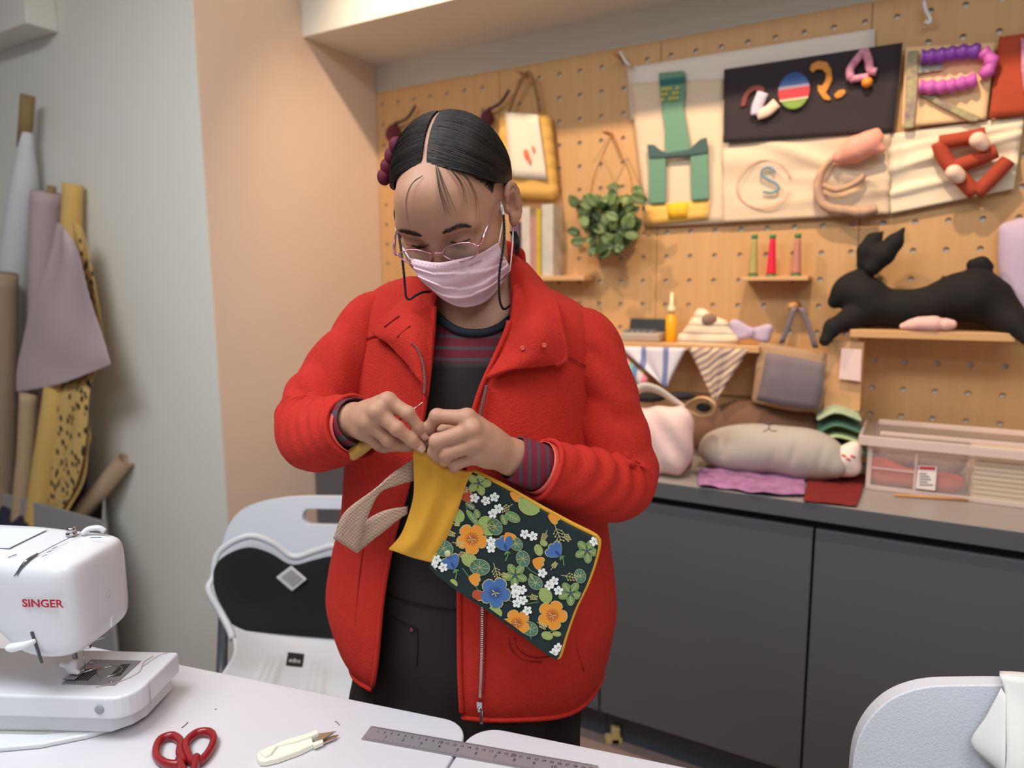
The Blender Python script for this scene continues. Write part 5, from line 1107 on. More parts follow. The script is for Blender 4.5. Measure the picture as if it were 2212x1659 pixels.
for k in range(40):
    j = r_.uniform(-7, 7); lk.append(tube([V(1108+j, 500, 1.02), V(1116+j*.8, 520, 1.02), V(1117+j*.6, 545+r_.uniform(-15, 12), 1.015)], [.0007, .0006, .0002], 4, 8))
for k in range(50):
    j = r_.uniform(-5, 5); lk.append(tube([hl(-.074, .01+j*.001, .03), hl(-.078, .03+j*.0006, .012), hl(-.075, .036+j*.001, -.015+r_.uniform(-.01, .01))], [.0007, .0006, .0002], 4, 8))
ob('side_locks', *merge(*lk), Mhair, hair)
# velvet hair clip
Mvel = mat('burgundy_velvet', (92, 10, 38), .75, sheen=.6); hc_ = thing('hair_clip', 'burgundy velvet bead hair clip on the side of the hair', 'hair clip', V(836, 345, 1.0))
cp = [hsurf([d], np.array([.012]))[0] for d in ((-.93, .33, .52), (-.99, .34, .33), (-1.0, .38, .16), (-.98, .43, .02))]
for x, y, p in zip((856, 846, 837, 830), (314, 337, 360, 382), cp):
    c = PL(x, y, p, _fw); sob('bead', SDF().ell(c, (.0098, .0098, .0115)), .0012, Mvel, hc_)
ob('clip_bar', *tube([PL(x, y, p, _fw)+HX*.009-HY*-.004 for x, y, p in zip((859, 851, 843, 840), (318, 340, 362, 384), cp)], .0012, 6, 10), mat('gold_clip', (170, 140, 80), .3, metal=.9), hc_)
# ---- face mask
mf = SDF(); mf.p = list(FACE.p[:7]); mf = mf.ell(hl(0, .03, -.045), (.072, .066, .075), HB).ell(hl(0, .06, -.06), (.045, .05, .055), HB, .04).cone(hl(0, .098, -.025), hl(0, .095, -.09), .016, .016, .05)
mrow = [[(884, 557), (944, 567), (994, 559), (1037, 547), (1076, 524)], [(892, 577), (950, 592), (1000, 587), (1045, 574), (1088, 550)], [(902, 596), (955, 617), (1005, 616), (1052, 601), (1099, 571)], [(915, 611), (958, 638), (1005, 641), (1056, 623), (1103, 583)], [(923, 616), (962, 650), (1005, 664), (1056, 647), (1099, 590)]]
M2 = np.array([[(*p, 0) for p in r] for r in mrow], float); G2 = patch(M2, 34, 30); MG = np.zeros_like(G2)
OF = np.zeros((34, 30))
for i in range(34):
    for j in range(30):
        v, u = i/33, j/29; fold = 0
        for v0, tl in ((.30, .10), (.52, -.06), (.72, .12)):
            w = v-v0-tl*(u-.5)-.05*math.sin(u*5+v0*9); fold += (.0034 if w > 0 else 0)*math.exp(-max(0, w)/.10)
        OF[i, j] = .002+fold+.0022*math.sin(u*9+v*7)*math.sin(v*11-u*4)
MG = castN(mf, G2[..., 0].ravel(), G2[..., 1].ravel(), .6, OF.ravel()).reshape(34, 30, 3)
far = np.linalg.norm(MG-CAM, axis=-1) > 1.25
if far.any():
    for i, j in zip(*np.nonzero(far)):
        ok = [(abs(i-a)+abs(j-b), a, b) for a in range(34) for b in range(30) if not far[a, b]]; _, a, b = min(ok); dd = np.linalg.norm(MG[a, b]-CAM); d = ray(G2[i, j, 0], G2[i, j, 1]); MG[i, j] = CAM+d/np.linalg.norm(d)*dd
Mmask = mat('pink_mask', (222, 190, 200), .8, bump=(500, .15)); mk_ = ob('face_mask', *grid(MG), Mmask, pe, solid=.0012, sub=1)
tv_ = text_mesh('ASEP GROUP', .0034, 'LEFT', .00005); ax2 = MG[4, 24]-MG[5, 17]; ax2 /= np.linalg.norm(ax2); ay2 = MG[2, 20]-MG[6, 20]; ay2 /= np.linalg.norm(ay2)
ob('mask_lettering', *place2d(tv_, MG[5, 17]+HY*.0022+HX*.001, ax2, ay2), mat('mask_ink', (150, 118, 132), .8), mk_, smooth=False)
ob('mask_stitching', *merge(*[tube([MG[r, j]-HY*-.0011, MG[r, j+1]*.4+MG[r, j]*.6+HY*.0011], .0003, 4) for r in (2, 5) for j in range(1, 28)]+[tube([MG[i, c]+HY*.001, MG[i, c]*.5+MG[i+1, c]*.5+HY*.001], .0003, 4) for c in (27, 28) for i in range(1, 32)]), mat('mask_stitch', (184, 150, 164), .8), mk_)
Mloop = mat('white_elastic', (226, 218, 216), .7)
e1, e2 = hl(.072, -.022, .02), hl(.072, -.024, -.012)
ob('ear_loop', *tube([MG[1, 29], V(1086, 480, .955), V(1094, 446, .985), e1], .0011, 6, 14), Mloop, mk_)
ob('ear_loop', *tube([MG[30, 29], V(1105, 550, .985), V(1108, 500, 1.0), e2], .0011, 6, 14), Mloop, mk_)
ob('ear_loop', *tube([MG[1, 0], V(862, 520, .975), V(855, 490, .99)], .0011, 6, 8), Mloop, mk_)
# ---- glasses on the nose
gl = thing('glasses', 'thin pink metal reading glasses low on the nose', 'glasses', hl(0, .1, -.02))
Mgl = mat('rose_metal', (206, 150, 160), .22, metal=.9); Mln = mat('lens_glass', (250, 250, 252), .02, alpha=.07, spec=.6)
gp, gn = hl(0, .111, -.018), HY*.96+HZ*.28
def gz(x, y, off=0): X, Y = zp1(x, y); return PL(X, Y, gp+gn*off, gn)
rimR = [(637, 1092), (660, 1055), (740, 1029), (830, 1025), (876, 1050), (880, 1092), (842, 1132), (762, 1151), (692, 1141), (648, 1115)]
rimL = [(330, 1106), (370, 1080), (440, 1072), (510, 1085), (560, 1106), (563, 1142), (530, 1172), (480, 1184), (420, 1171), (358, 1140)]
for rm in (rimR, rimL):
    P = crom(np.array([gz(*p) for p in rm]), 48, True); fr = ob('rim', *tube(P, .0011, 8, closed=True), Mgl, gl)
    c = P.mean(0); ob('lens', [c]+list(P), [(0, i+1, (i+1) % 48+1) for i in range(48)], Mln, gl)
ob('bridge', *merge(tube([gz(558, 1105), gz(580, 1097, .003), gz(612, 1096, .003), gz(638, 1096)], .0011, 8, 14), tube([gz(640, 1085), gz(650, 1100, -.004), gz(664, 1108, -.006)], .0009, 6, 8)), Mgl, gl)
def ft(x, y, o=.003): return cast(FACE, *zp1(x, y), .6, o)
ear_r = PL(*zp1(1040, 725), hl(.08, -.0, .01), _fw); ear_l = PL(*zp1(325, 905), hl(-.078, .03, .0), _fw)
ob('temple', *tube([gz(880, 1050), gz(900, 1035, -.006), ft(918, 1000, .009), ft(950, 915, .006), ft(990, 820, .004), ft(1036, 725, .003)], [.0012, .002, .0024, .0018, .0011, .001], 8, 30), Mgl, gl)
ob('temple', *tube([gz(328, 1108), gz(306, 1100, -.006), PL(*zp1(298, 1060), hl(-.075, .08, -.01), _fw), PL(*zp1(305, 985), hl(-.077, .055, 0), _fw), ear_l], [.0012, .002, .0024, .0016, .001], 8, 24), Mgl, gl)
# ---- glasses cord
Mcord = mat('black_cord', (20, 20, 22), .6, bump=(700, .8)); cdth = gl
def zc(x, y, Y): X, Y_ = zp1(x, y); return V(X, Y_, Y)
Mcl = mat('cord_clasp', (206, 200, 198), .3, metal=.4)
ob('clasp', *tube([ear_r, zc(1050, 770, .965), zc(1066, 830, .955)], [.0016, .003, .0022], 8, 10), Mcl, cdth)
ob('clasp', *tube([ear_l, zc(328, 950, .97)], .002, 8), Mcl, cdth)
tw = lambda s, th: .00035*np.cos(2*th+s*260)
ob('cord', *tube([zc(1066, 830, .955), zc(1072, 950, .945), zc(1060, 1080, .94), zc(1038, 1220, .935), zc(1034, 1340, .935), zc(1042, 1440, .94), zc(1068, 1488, .95), zc(1110, 1465, .975), zc(1140, 1440, 1.0)], .0016, 8, 130, fn=tw), Mcord, cdth)
ob('cord', *tube([zc(328, 950, .97), zc(345, 1070, .955), zc(362, 1200, .945), zc(374, 1340, .945), zc(380, 1398, .945), zc(405, 1420, .945), zc(450, 1392, .95), zc(500, 1370, .96), zc(552, 1366, .975)], .0016, 8, 110, fn=tw), Mcord, cdth)

# ================================================================== clothing
Mcoat = mat('red_wool', (188, 38, 22), .92, sheen=.5, bump=(420, .6), var=(90, (168, 29, 16))); Mlin_ = mat('coat_lining', (206, 84, 70), .45, sheen=.2)
Mcoat2 = Mcoat
Mshirt = stripes('striped_jersey', [(.72, (104, 24, 40)), (.28, (72, 66, 72))], 2, .0155, .85, bump=(500, .2), offset=.1)
Mnavy = mat('navy_rib', (30, 36, 46), .85, bump=(600, .3)); Mapr = mat('dark_brown_apron', (34, 25, 25), .8, bump=(500, .15)); Mtro = mat('black_trousers', (20, 16, 17), .85, bump=(300, .1))
def vrow(r): return [V(*p) for p in r]
# shirt front, neckband
shr = [[(915, 625, 1.06), (945, 680, 1.0), (982, 711, .972), (1022, 720, .964), (1064, 714, .968), (1100, 690, .985), (1128, 640, 1.04)], [(875, 720, 1.05), (925, 748, .985), (975, 762, .962), (1022, 768, .955), (1072, 765, .958), (1125, 755, .972), (1175, 735, 1.02)], [(855, 810, 1.04), (915, 830, .975), (970, 845, .955), (1022, 850, .948), (1075, 848, .95), (1130, 840, .965), (1190, 815, 1.01)]]
SG = patch([vrow(r) for r in shr], 20, 40); sh = ob('shirt', *grid(SG), Mshirt, pe, solid=.002)
ob('neckband', *tube([p+Fb*.001 for p in SG[0]], .0062, 10, 60, flat=1), Mnavy, sh)
# apron bib and skirt
ar = [[(850, 775, 1.02), (925, 781, .972), (1022, 784, .948), (1120, 780, .965), (1200, 770, 1.0)], [(840, 900, 1.02), (920, 905, .965), (1022, 905, .942), (1120, 905, .955), (1210, 900, .99)], [(800, 1100, 1.03), (890, 1105, .965), (1010, 1110, .938), (1130, 1110, .945), (1250, 1100, .985)], [(780, 1300, 1.05), (860, 1300, .975), (990, 1310, .938), (1130, 1310, .935), (1270, 1300, .98)], [(765, 1450, 1.06), (850, 1470, .985), (990, 1490, .937), (1130, 1500, .925), (1262, 1470, .985)], [(752, 1560, 1.07), (840, 1590, .99), (990, 1620, .937), (1130, 1630, .925), (1252, 1600, .985)], [(755, 1850, 1.07), (850, 1900, .99), (990, 1960, .937), (1130, 1960, .925), (1250, 1900, .985)]]
AG = patch([vrow(r) for r in ar], 60, 40)
for i in range(60):
    for j in range(40): AG[i, j] += Fb*.0018*math.sin(j*.5+i*.15)*math.sin(i*.31)
ap = ob('apron', *grid(AG), Mapr, pe, solid=.0025)
def on_apron(x, y):
    pp = np.array([[pix(AG[i, j]) for j in range(0, 40, 1)] for i in range(60)]) if not hasattr(on_apron, 'c') else on_apron.c
    on_apron.c = pp; d = np.abs(pp-np.array([x, y])).sum(-1); k = np.unravel_index(d.argmin(), d.shape); return PL(x, y, AG[k]+Fb*.0022, Fb)
Msea = mat('apron_seam', (20, 15, 15), .9)
ob('waist_seam', *tube([on_apron(x, y) for x, y in ((832, 1282), (860, 1296), (900, 1306), (950, 1316), (995, 1320))], .0016, 6, 30), Msea, ap)
ob('pocket_edge', *merge(tube([on_apron(x, y) for x, y in ((838, 1328), (860, 1340), (890, 1356), (902, 1362))], .0014, 6, 20), tube([on_apron(x, y) for x, y in ((902, 1362), (902, 1400), (900, 1440))], .0009, 6, 20)), Msea, ap)
ob('rivet', *lathe([(.0035, 0), (.0035, .0015), (.002, .002)], on_apron(889, 1360), Fb), mat('rivet', (120, 60, 70), .3, metal=.7), ap)
# trousers and shoes
tr = SDF()
for s in (-1, 1):
    h_, k_, a_ = Bc+Lb*s*.075+Zv*.84, Bc+Lb*s*.085+Fb*.02+Zv*.46, Bc+Lb*s*.08-Fb*.01+Zv*.07
    tr.chain([h_, k_, a_], [.088, .07, .055], .03)
sob('trousers', tr, .006, Mtro, pe)
for s in (-1, 1):
    c = Bc+Lb*s*.08; sob('shoe', SDF().chain([c-Fb*.06+Zv*.036, c+Fb*.06+Zv*.034, c+Fb*.14+Zv*.028], [.036, .036, .026], .02).ell(c+Fb*.04-Zv*.1, (.5, .5, .1), None, .004, -1), .004, mat('black_shoe', (28, 26, 28), .5), pe)
# ---- coat body: rows of half-widths solved from the photo's outline
def solve(fn, target, lo, hi):
    for _ in range(40):
        m_ = (lo+hi)/2
        if fn(m_) < target: lo = m_
        else: hi = m_
    return (lo+hi)/2
edgeL = np.array([(600, 955), (650, 940), (720, 935), (790, 928), (880, 918), (1000, 893), (1100, 868), (1200, 838), (1330, 822), (1450, 812), (1515, 797), (1600, 790)], float)
edgeR = np.array([(600, 1110), (700, 1100), (760, 1075), (820, 1045), (900, 1020), (1000, 998), (1100, 990), (1300, 992), (1450, 993), (1555, 998), (1650, 1000)], float)
CROWS = [(.733, 780, 1296, .138), (.757, 758, 1308, .142), (.80, 737, 1320, .145), (.84, 728, 1328, .146), (.90, 738, 1322, .143), (.98, 760, 1308, .138), (1.06, 768, 1300, .134), (1.14, 774, 1292, .13), (1.20, 778, 1296, .124), (1.25, 784, 1300, .114), (1.285, 792, 1296, .104), (1.312, 812, 1268, .092), (1.332, 850, 1215, .082), (1.345, 900, 1160, .074)]
NC = 110; CG_ = []
for z, xl, xr_, b in CROWS:
    tilt = -.075*np.clip((z-1.08)/.2, 0, 1)
    al = solve(lambda a: -pix(Bc-Lb*a+Zv*z)[0], -xl, .02, .3); a_r = solve(lambda a: pix(Bc+Lb*a+Zv*z)[0], xr_, .02, .3)
    def cpt(ph, z=z, al=al, ar_=a_r, b=b, tilt=tilt):
        c, s = math.cos(ph), math.sin(ph); e = 2/2.35; a = ar_ if s > 0 else al
        x = a*abs(s)**e*(1 if s > 0 else -1); y = b*abs(c)**e*(1 if c > 0 else -1)
        rip = .0045*max(0, 1-(z-.745)/.3)*math.sin(ph*7+1.0)
        return Bc+Lb*x*(1+rip*2)+Fb*(y*(1+rip*4))+Zv*(z+tilt*x)
    def g(ph, ed): p = pix(cpt(ph)); return p[0]-np.interp(p[1], ed[:, 0], ed[:, 1])
    lo, hi = -1.35, 1.2
    for _ in range(40):
        m_ = (lo+hi)/2
        if g(m_, edgeR) < 0: lo = m_
        else: hi = m_
    pr = (lo+hi)/2; lo, hi = -1.5, .9
    for _ in range(40):
        m_ = (lo+hi)/2
        if g(m_, edgeL) < 0: lo = m_
        else: hi = m_
    pl_ = (lo+hi)/2
    CG_.append([cpt(t) for t in np.linspace(pr, pl_+2*math.pi, NC)])
CGd = np.stack([crom(np.array(CG_)[:, j], 70) for j in range(NC)], 1)
coat = ob('coat', *grid(CGd), Mcoat, pe, solid=.007, soff=-1, sub=1)
FL, FR = CGd[:, -1], CGd[:, 0]                              # front edges: image-left, image-right
ob('front_hem', *tube(FR[2:56], .0038, 8), Mcoat, coat); ob('front_hem', *tube(FL[2:58], .0038, 8), Mcoat, coat)
ob('bottom_hem', *tube(CGd[0], .0038, 8), Mcoat, coat)
Mseam = mat('wool_seam', (140, 22, 16), .95)
def nearest_coat(x, y, lift):
    if not hasattr(nearest_coat, 'c'): nearest_coat.c = np.array([[pix(p) for p in r] for r in CGd]); nearest_coat.f = ((CGd-CAM)@_fw)
    d = np.abs(nearest_coat.c-np.array([x, y])).sum(-1)+np.where(nearest_coat.f > 1.08, 60, 0); k = np.unravel_index(d.argmin(), d.shape)
    p = CGd[k]; n = CAM-p; n /= np.linalg.norm(n); return PL(x, y, p+n*lift, Fb)
def seam(name, pts, r=.0008, lift=.0006, m_=Mseam, n=40): return ob(name, *tube([nearest_coat(x, y, lift) for x, y in pts], r, 6, n), m_, coat)
seam('pocket_seam', [(768, 1345), (772, 1290), (778, 1230), (790, 1150)])
seam('pocket_seam', [(1112, 1378), (1118, 1400), (1140, 1418), (1170, 1422), (1215, 1410)]); seam('pocket_seam', [(1100, 1378), (1106, 1406), (1132, 1426), (1172, 1432)])
seam('side_seam', [(1238, 1330), (1246, 1400), (1262, 1450)]); seam('front_seam', [(1052, 1325), (1049, 1420), (1046, 1500)])
seam('yoke_seam', [(772, 742), (790, 732), (815, 724)], .0009, .002); seam('yoke_seam', [(1222, 768), (1250, 782), (1276, 796)], .0009, .002)
# zip: metal teeth on tape, slider and pull
Mzip = mat('zip_metal', (206, 190, 186), .25, metal=.9); Mtape = mat('zip_tape', (140, 30, 28), .9)
def zipper(pts, n, lift, name='zipper'):
    P = crom(np.array([nearest_coat(x, y, lift) for x, y in pts]), n); ob('zip_tape', *tube(P, .0022, 6, flat=.5), Mtape, coat)
    ms = []
    for i in range(n-1):
        t = P[i+1]-P[i]; L_ = np.linalg.norm(t); t /= L_; w = np.cross(t, Fb); w /= np.linalg.norm(w); ms.append(boxo(P[i]-w*.0019+Fb*.0012, w*.0038, t*L_*.55, Fb*.0014))
    return ob(name, *merge(*ms), Mzip, coat, smooth=False, fix=False)
zipper([(1043, 1310), (1042, 1400), (1040, 1460), (1038, 1506)], 60, .003)
zipper([(1052, 832), (1046, 860), (1038, 900)], 26, .004)
zp_ = nearest_coat(1038, 1512, .006); dn = -Zv
ob('zip_slider', *merge(boxo(zp_-Lb*.004, Lb*.008, -Zv*.011, Fb*.005), tube([zp_+Fb*.006-Zv*.008, zp_+Fb*.007-Zv*.014], .0022, 8)), Mchr, coat, smooth=False, bevel=.0008)
ob('zip_pull', *boxo(zp_-Lb*.001+Fb*.004-Zv*.012+Lb*.001, Lb*.005, -Zv*.021, Fb*.0015), Mchr, coat, smooth=False, bevel=.0008)
# ---- collar wings
def wpt(x, y, Y): return V(x, y, Y) if Y > .3 else nearest_coat(x, y, Y)
def wing(name, rows, nr=24, nc=18, th=.008):
    G = patch([[wpt(*p) for p in r] for r in rows], nr, nc); o = ob(name, *grid(G), Mcoat, coat, solid=th, soff=0, sub=1); return o, G
cw, CWG = wing('collar_wing', [[(1100, 545, 1.055), (1116, 555, 1.045), (1134, 572, 1.06)], [(1104, 600, 1.01), (1140, 606, .985), (1176, 622, 1.01)], [(1104, 660, .972), (1152, 658, .942), (1199, 662, .022)], [(1100, 715, .942), (1156, 712, .026), (1213, 722, .018)], [(1084, 765, .925), (1150, 766, .024), (1221, 772, .016)], [(1046, 822, .01), (1118, 797, .018), (1198, 788, .014)]])
ob('wing_edge', *tube([CWG[i, -1] for i in range(24)], .005, 8), Mcoat, cw)
dw, DWG = wing('collar_wing', [[(946, 640, 1.0), (926, 628, 1.01), (905, 622, 1.035)], [(940, 690, .965), (897, 668, .965), (852, 666, .018)], [(935, 740, .946), (880, 716, .94), (804, 714, .016)], [(931, 795, .933), (893, 765, .926), (842, 742, .016)], [(922, 862, .922), (912, 832, .916), (893, 800, .924)]])
bk = crom(np.array([V(1134, 568, 1.065), V(1090, 545, 1.125), V(1020, 560, 1.14), V(950, 590, 1.12), V(905, 620, 1.045)]), 30)
ob('collar_back', *grid([bk+Zv*.02, bk+Zv*-.01, bk-Zv*.05]), Mcoat, coat, solid=.008, sub=1)
Mbtn = mat('coral_button', (200, 84, 66), .4)
def on_grid(G, x, y, lift):
    pp = np.array([[pix(p) for p in r] for r in G]); d = np.abs(pp-np.array([x, y])).sum(-1); k = np.unravel_index(d.argmin(), d.shape); p = G[k]; n = CAM-p; n /= np.linalg.norm(n); return PL(x, y, p+n*lift, n), n
for x, y in ((1129, 752), (1176, 746)):
    p, n = on_grid(CWG, x, y, .008); ob('button', *lathe([(.0032, 0), (.0032, .0012), (.0022, .0018), (.0014, .0012)], p, n, 14), Mbtn, cw)
for a, b in (((830, 706), (862, 682)), ((858, 728), (886, 703))):
    p, n = on_grid(DWG, *a, .006); q, _ = on_grid(DWG, *b, .006); ob('buttonhole', *tube([p, (p+q)/2+n*.0006, q], .0011, 6, 8), Mseam, dw)
Pz = crom(np.array([on_grid(DWG, x, y, .007)[0] for x, y in ((888, 738), (903, 755), (914, 785), (918, 820), (917, 850))]), 40)
ob('zipper', *merge(*[boxo(Pz[i]-Lb*.0016, Lb*.0032, (Pz[i+1]-Pz[i])*.55, Fb*.0014) for i in range(39)]), Mzip, dw, smooth=False, fix=False)
# ---- sleeves: tubes through pixel rings with fabric folds
def sleeve(path, rpx, folds, n=72, sides=44, flat=1.0):
    P = [V(*p) for p in path]; R = [r*scale_at(p) for r, p in zip(rpx, P)]
    ridge = lambda x: 1-2*abs((x % 1)-.5)
    def fn(s, th):
        r = 0*th
        for s0, s1, fr, amp, th0, ph in folds:
            env = math.exp(-((s-(s0+s1)/2)/((s1-s0)/2+1e-6))**4); r = r+amp*env*(np.abs(np.sin((s*fr+ph+.8*np.cos(th-th0)+.12*np.sin(2*th+ph*9))*np.pi))*2-1.25)*1.5*(.35+.65*np.maximum(0, np.cos(th-th0)))
        return r+.0012*np.sin(3*th+s*9)
    v, f = tube(P, R, sides, n, caps=False, fn=fn, flat=flat, up=(0, -1, .2)); return v, f
v, f = sleeve([(838, 668, 1.06), (800, 690, 1.055), (768, 750, 1.045), (722, 825, 1.035), (686, 890, 1.015), (676, 930, .985), (700, 940, .945), (735, 930, .912), (764, 921, .892)], [46, 58, 66, 76, 80, 80, 78, 72, 68], [(.2, .45, 6, .0026, .6, 0), (.55, .98, 15, .0034, 0, .2), (.38, .6, 8, .0028, 2.5, .5)])
sl1_ = ob('sleeve', v, f, Mcoat, coat, solid=.005, soff=-1); ns = 44
ob('cuff_edge', *tube(np.array(v[-ns:]), .0034, 8, closed=True), Mcoat, sl1_)
ob('sleeve_lining', *tube([V(740, 925, .905), V(768, 920, .886)], [.036, .0345], 32, 8, caps=False, flat=1), Mlin_, sl1_, solid=.001)
Mcf1 = stripes('cuff_stripes_a', [(.6, (108, 26, 44)), (.4, (70, 66, 72))], 1, .0115, .85, bump=(500, .2), rot=(0, 0, .5)); Mcf2 = stripes('cuff_stripes_b', [(.72, (112, 22, 42)), (.28, (66, 64, 70))], 0, .0115, .85, bump=(500, .2))
ob('shirt_cuff', *tube([V(735, 922, .912), V(758, 914, .892), V(773, 909, .880)], [.032, .0315, .030], 32, 12, caps=False), Mcf1, sh, solid=.002)
v, f = sleeve([(1222, 716, 1.0), (1264, 730, .995), (1290, 790, .985), (1308, 870, .98), (1328, 960, .972), (1336, 1030, .958), (1300, 1050, .93), (1240, 1036, .902), (1172, 1012, .88)], [46, 64, 68, 74, 78, 83, 79, 73, 66], [(.16, .45, 6, .0034, .9, .1), (.34, .62, 8, .0034, 2.6, .3), (.58, .95, 14, .0034, .3, .4)])
sl2_ = ob('sleeve', v, f, Mcoat, coat, solid=.005, soff=-1)
ob('cuff_edge', *tube(np.array(v[-ns:]), .0034, 8, closed=True), Mcoat, sl2_)
ob('sleeve_lining', *tube([V(1185, 1018, .884), V(1160, 1008, .875)], [.0355, .034], 32, 8, caps=False), Mlin_, sl2_, solid=.001)
ob('shirt_cuff', *tube([V(1190, 1020, .89), V(1140, 1002, .874), V(1108, 989, .8665)], [.0315, .0305, .0285], 32, 16, caps=False), Mcf2, sh, solid=.002)
# ================================================================== bag and awl held in the hands
Mmust = mat('mustard_cotton', (206, 150, 44), .85, bump=(600, .2), sheen=.15); Mprint = mat('dark_green_print', (20, 38, 38), .75, bump=(500, .15))
bg = thing('zip_pouch', 'small floral pouch with mustard back and beige wrist strap held in both hands', 'pouch', V(1110, 1400, .85))
# mustard panel
mr = [[(892, 968, .848), (915, 972, .846), (945, 1000, .848), (1000, 1016, .852), (1024, 1016, .854)], [(893, 1010, .852), (920, 1015, .848), (955, 1022, .849), (990, 1035, .852), (1010, 1040, .853)], [(892, 1075, .858), (920, 1085, .85), (945, 1090, .852), (970, 1095, .853), (990, 1098, .853)], [(868, 1150, .862), (900, 1160, .852), (920, 1165, .856), (945, 1165, .855), (964, 1165, .855)], [(838, 1187, .864), (870, 1197, .857), (895, 1206, .86), (918, 1212, .857), (934, 1216, .856)]]
MGb = patch([vrow(r) for r in mr], 30, 24)
for i in range(30):
    for j in range(24): MGb[i, j] += np.array([0, -1, 0])*.0022*math.sin(j*.55+i*.16+.6)*math.sin(math.pi*i/29)
ob('mustard_panel', *grid(MGb), Mmust, bg, solid=.004, sub=1)
# floral front: flat plane through three photo points
pA, pB, pC = V(1020, 1016, .852), V(1290, 1168, .835), V(930, 1214, .855)
pn = np.cross(pB-pA, pC-pA); pn /= np.linalg.norm(pn); pn = pn if pn[1] < 0 else -pn
def PP(x, y, lift=0): return PL(x, y, pA+pn*lift, pn)
outl = [(1022, 1016), (1090, 1050), (1160, 1090), (1230, 1128), (1278, 1152), (1291, 1162), (1294, 1176), (1285, 1215), (1268, 1262), (1244, 1312), (1224, 1368), (1210, 1414), (1202, 1420), (1188, 1412), (1130, 1370), (1060, 1318), (990, 1272), (945, 1238), (928, 1220), (932, 1206), (948, 1178), (968, 1120), (988, 1058), (1004, 1030)]
back = prism([PP(x, y, -.011) for x, y in outl], pn*.010)
po = ob('pouch_front', *back, Mprint, bg, smooth=False, bevel=.003, bseg=3)
ob('piping', *tube([PP(x, y, -.004) for x, y in outl[:13]], .0028, 8, 80), Mmust, po)
# printed motifs, thin appliqué of ink on the front
pal = dict(or_=(222, 142, 44), rd=(176, 70, 40), bl=(66, 104, 160), bd=(38, 66, 116), gl=(142, 168, 92), gd=(72, 114, 96), gm=(96, 140, 84), wh=(232, 232, 228), cr=(190, 180, 120))
MP = {k: ([], []) for k in pal}; PM = {k: mat('print_'+k, c, .75) for k, c in pal.items()}
from math import sin, cos, pi
def inside_poly(x, y, poly):
    c = False; j = len(poly)-1
    for i in range(len(poly)):
        (xi, yi), (xj, yj) = poly[i], poly[j]
        if (yi > y) != (yj > y) and x < (xj-xi)*(y-yi)/(yj-yi)+xi: c = not c
        j = i
    return c
cxo = sum(p[0] for p in outl)/len(outl); cyo = sum(p[1] for p in outl)/len(outl)
outs = [(cxo+(x-cxo)*.985, cyo+(y-cyo)*.985) for x, y in outl]
def pclamp(x, y):
    if inside_poly(x, y, outs): return x, y
    lo, hi = 0, 1
    for _ in range(14):
        m_ = (lo+hi)/2
        if inside_poly(cxo+(x-cxo)*m_, cyo+(y-cyo)*m_, outs): lo = m_
        else: hi = m_
    return cxo+(x-cxo)*lo, cyo+(y-cyo)*lo
def ink(key, pts, lv=0):
    v, f = MP[key]; n = len(v); v += [PP(*pclamp(x, y), .0003+lv*.00014-.001+.001) for x, y in pts]; f.append(tuple(range(n, n+len(pts))))
def petal(cx, cy, ang, L, w, k=12):
    out = []
    for i in range(k):
        t = 2*pi*i/k; a = L*.5*(1-cos(t)); b = w*.5*sin(t)*(.55+.6*a/L); out.append((cx+a*cos(ang)-b*sin(ang), cy+a*sin(ang)+b*cos(ang)))
    return out
def flower(cx, cy, r, key, dark, rot=0, n=5, sq=1.0):
    for i in range(n):
        a = rot+2*pi*i/n; ink('cr', petal(cx, cy, a, r*1.06, r*1.02), 1); ink(key, petal(cx, cy, a, r, r*.93), 2+i*.1)
    for i in range(n*3): a = rot+2*pi*i/(n*3); ink(dark, petal(cx, cy, a, r*.5, r*.07, 6), 4)
    for i in range(4): ink('cr', petal(cx, cy, rot+1.2*i, r*.3, r*.09, 6), 5)
def leaf(cx, cy, ang, L, w, key, vein='cr'):
    x0, y0 = cx-cos(ang)*L/2, cy-sin(ang)*L/2; P = []
    for i in range(14):
        t = 2*pi*i/14; a = L*.5*(1-cos(t)); b = w*.5*sin(t); P.append((x0+a*cos(ang)-b*sin(ang), y0+a*sin(ang)+b*cos(ang)))
    ink('cr', [(cx+(x-cx)*1.06, cy+(y-cy)*1.06) for x, y in P], 0.4); ink(key, P, 1)
    for s in (-1, 1):
        for k in range(3):
            f = .25+.2*k; bx_, by_2 = x0+cos(ang)*L*f, y0+sin(ang)*L*f; a2 = ang+s*.7; line(bx_, by_2, bx_+cos(a2)*w*.42, by_2+sin(a2)*w*.42, .5, vein)
    line(x0, y0, x0+cos(ang)*L*.92, y0+sin(ang)*L*.92, .7, vein)
def line(x0, y0, x1, y1, w, key, lv=2.4):
    d = math.hypot(x1-x0, y1-y0) or 1; nx, ny = -(y1-y0)/d*w, (x1-x0)/d*w; ink(key, [(x0-nx, y0-ny), (x1-nx, y1-ny), (x1+nx, y1+ny), (x0+nx, y0+ny)], lv)
def curve(pts, w, key):
    P = crom(np.array(pts, float), 14)
    for a, b in zip(P[:-1], P[1:]): line(a[0], a[1], b[0], b[1], w, key, .3)
def pad(cx, cy, r, key, rot=0, sq=.8):
    P = [(cx+r*cos(t)*cos(rot)-r*sq*sin(t)*sin(rot), cy+r*cos(t)*sin(rot)+r*sq*sin(t)*cos(rot)) for t in np.linspace(0, 2*pi, 18, endpoint=False)]
    ink('cr', [(cx+(x-cx)*1.06, cy+(y-cy)*1.06) for x, y in P], .5); ink(key, P, 1)
    for i in range(7): a = rot+2*pi*i/7; line(cx, cy, cx+r*.8*cos(a), cy+r*.8*sq*sin(a), .5, 'cr')
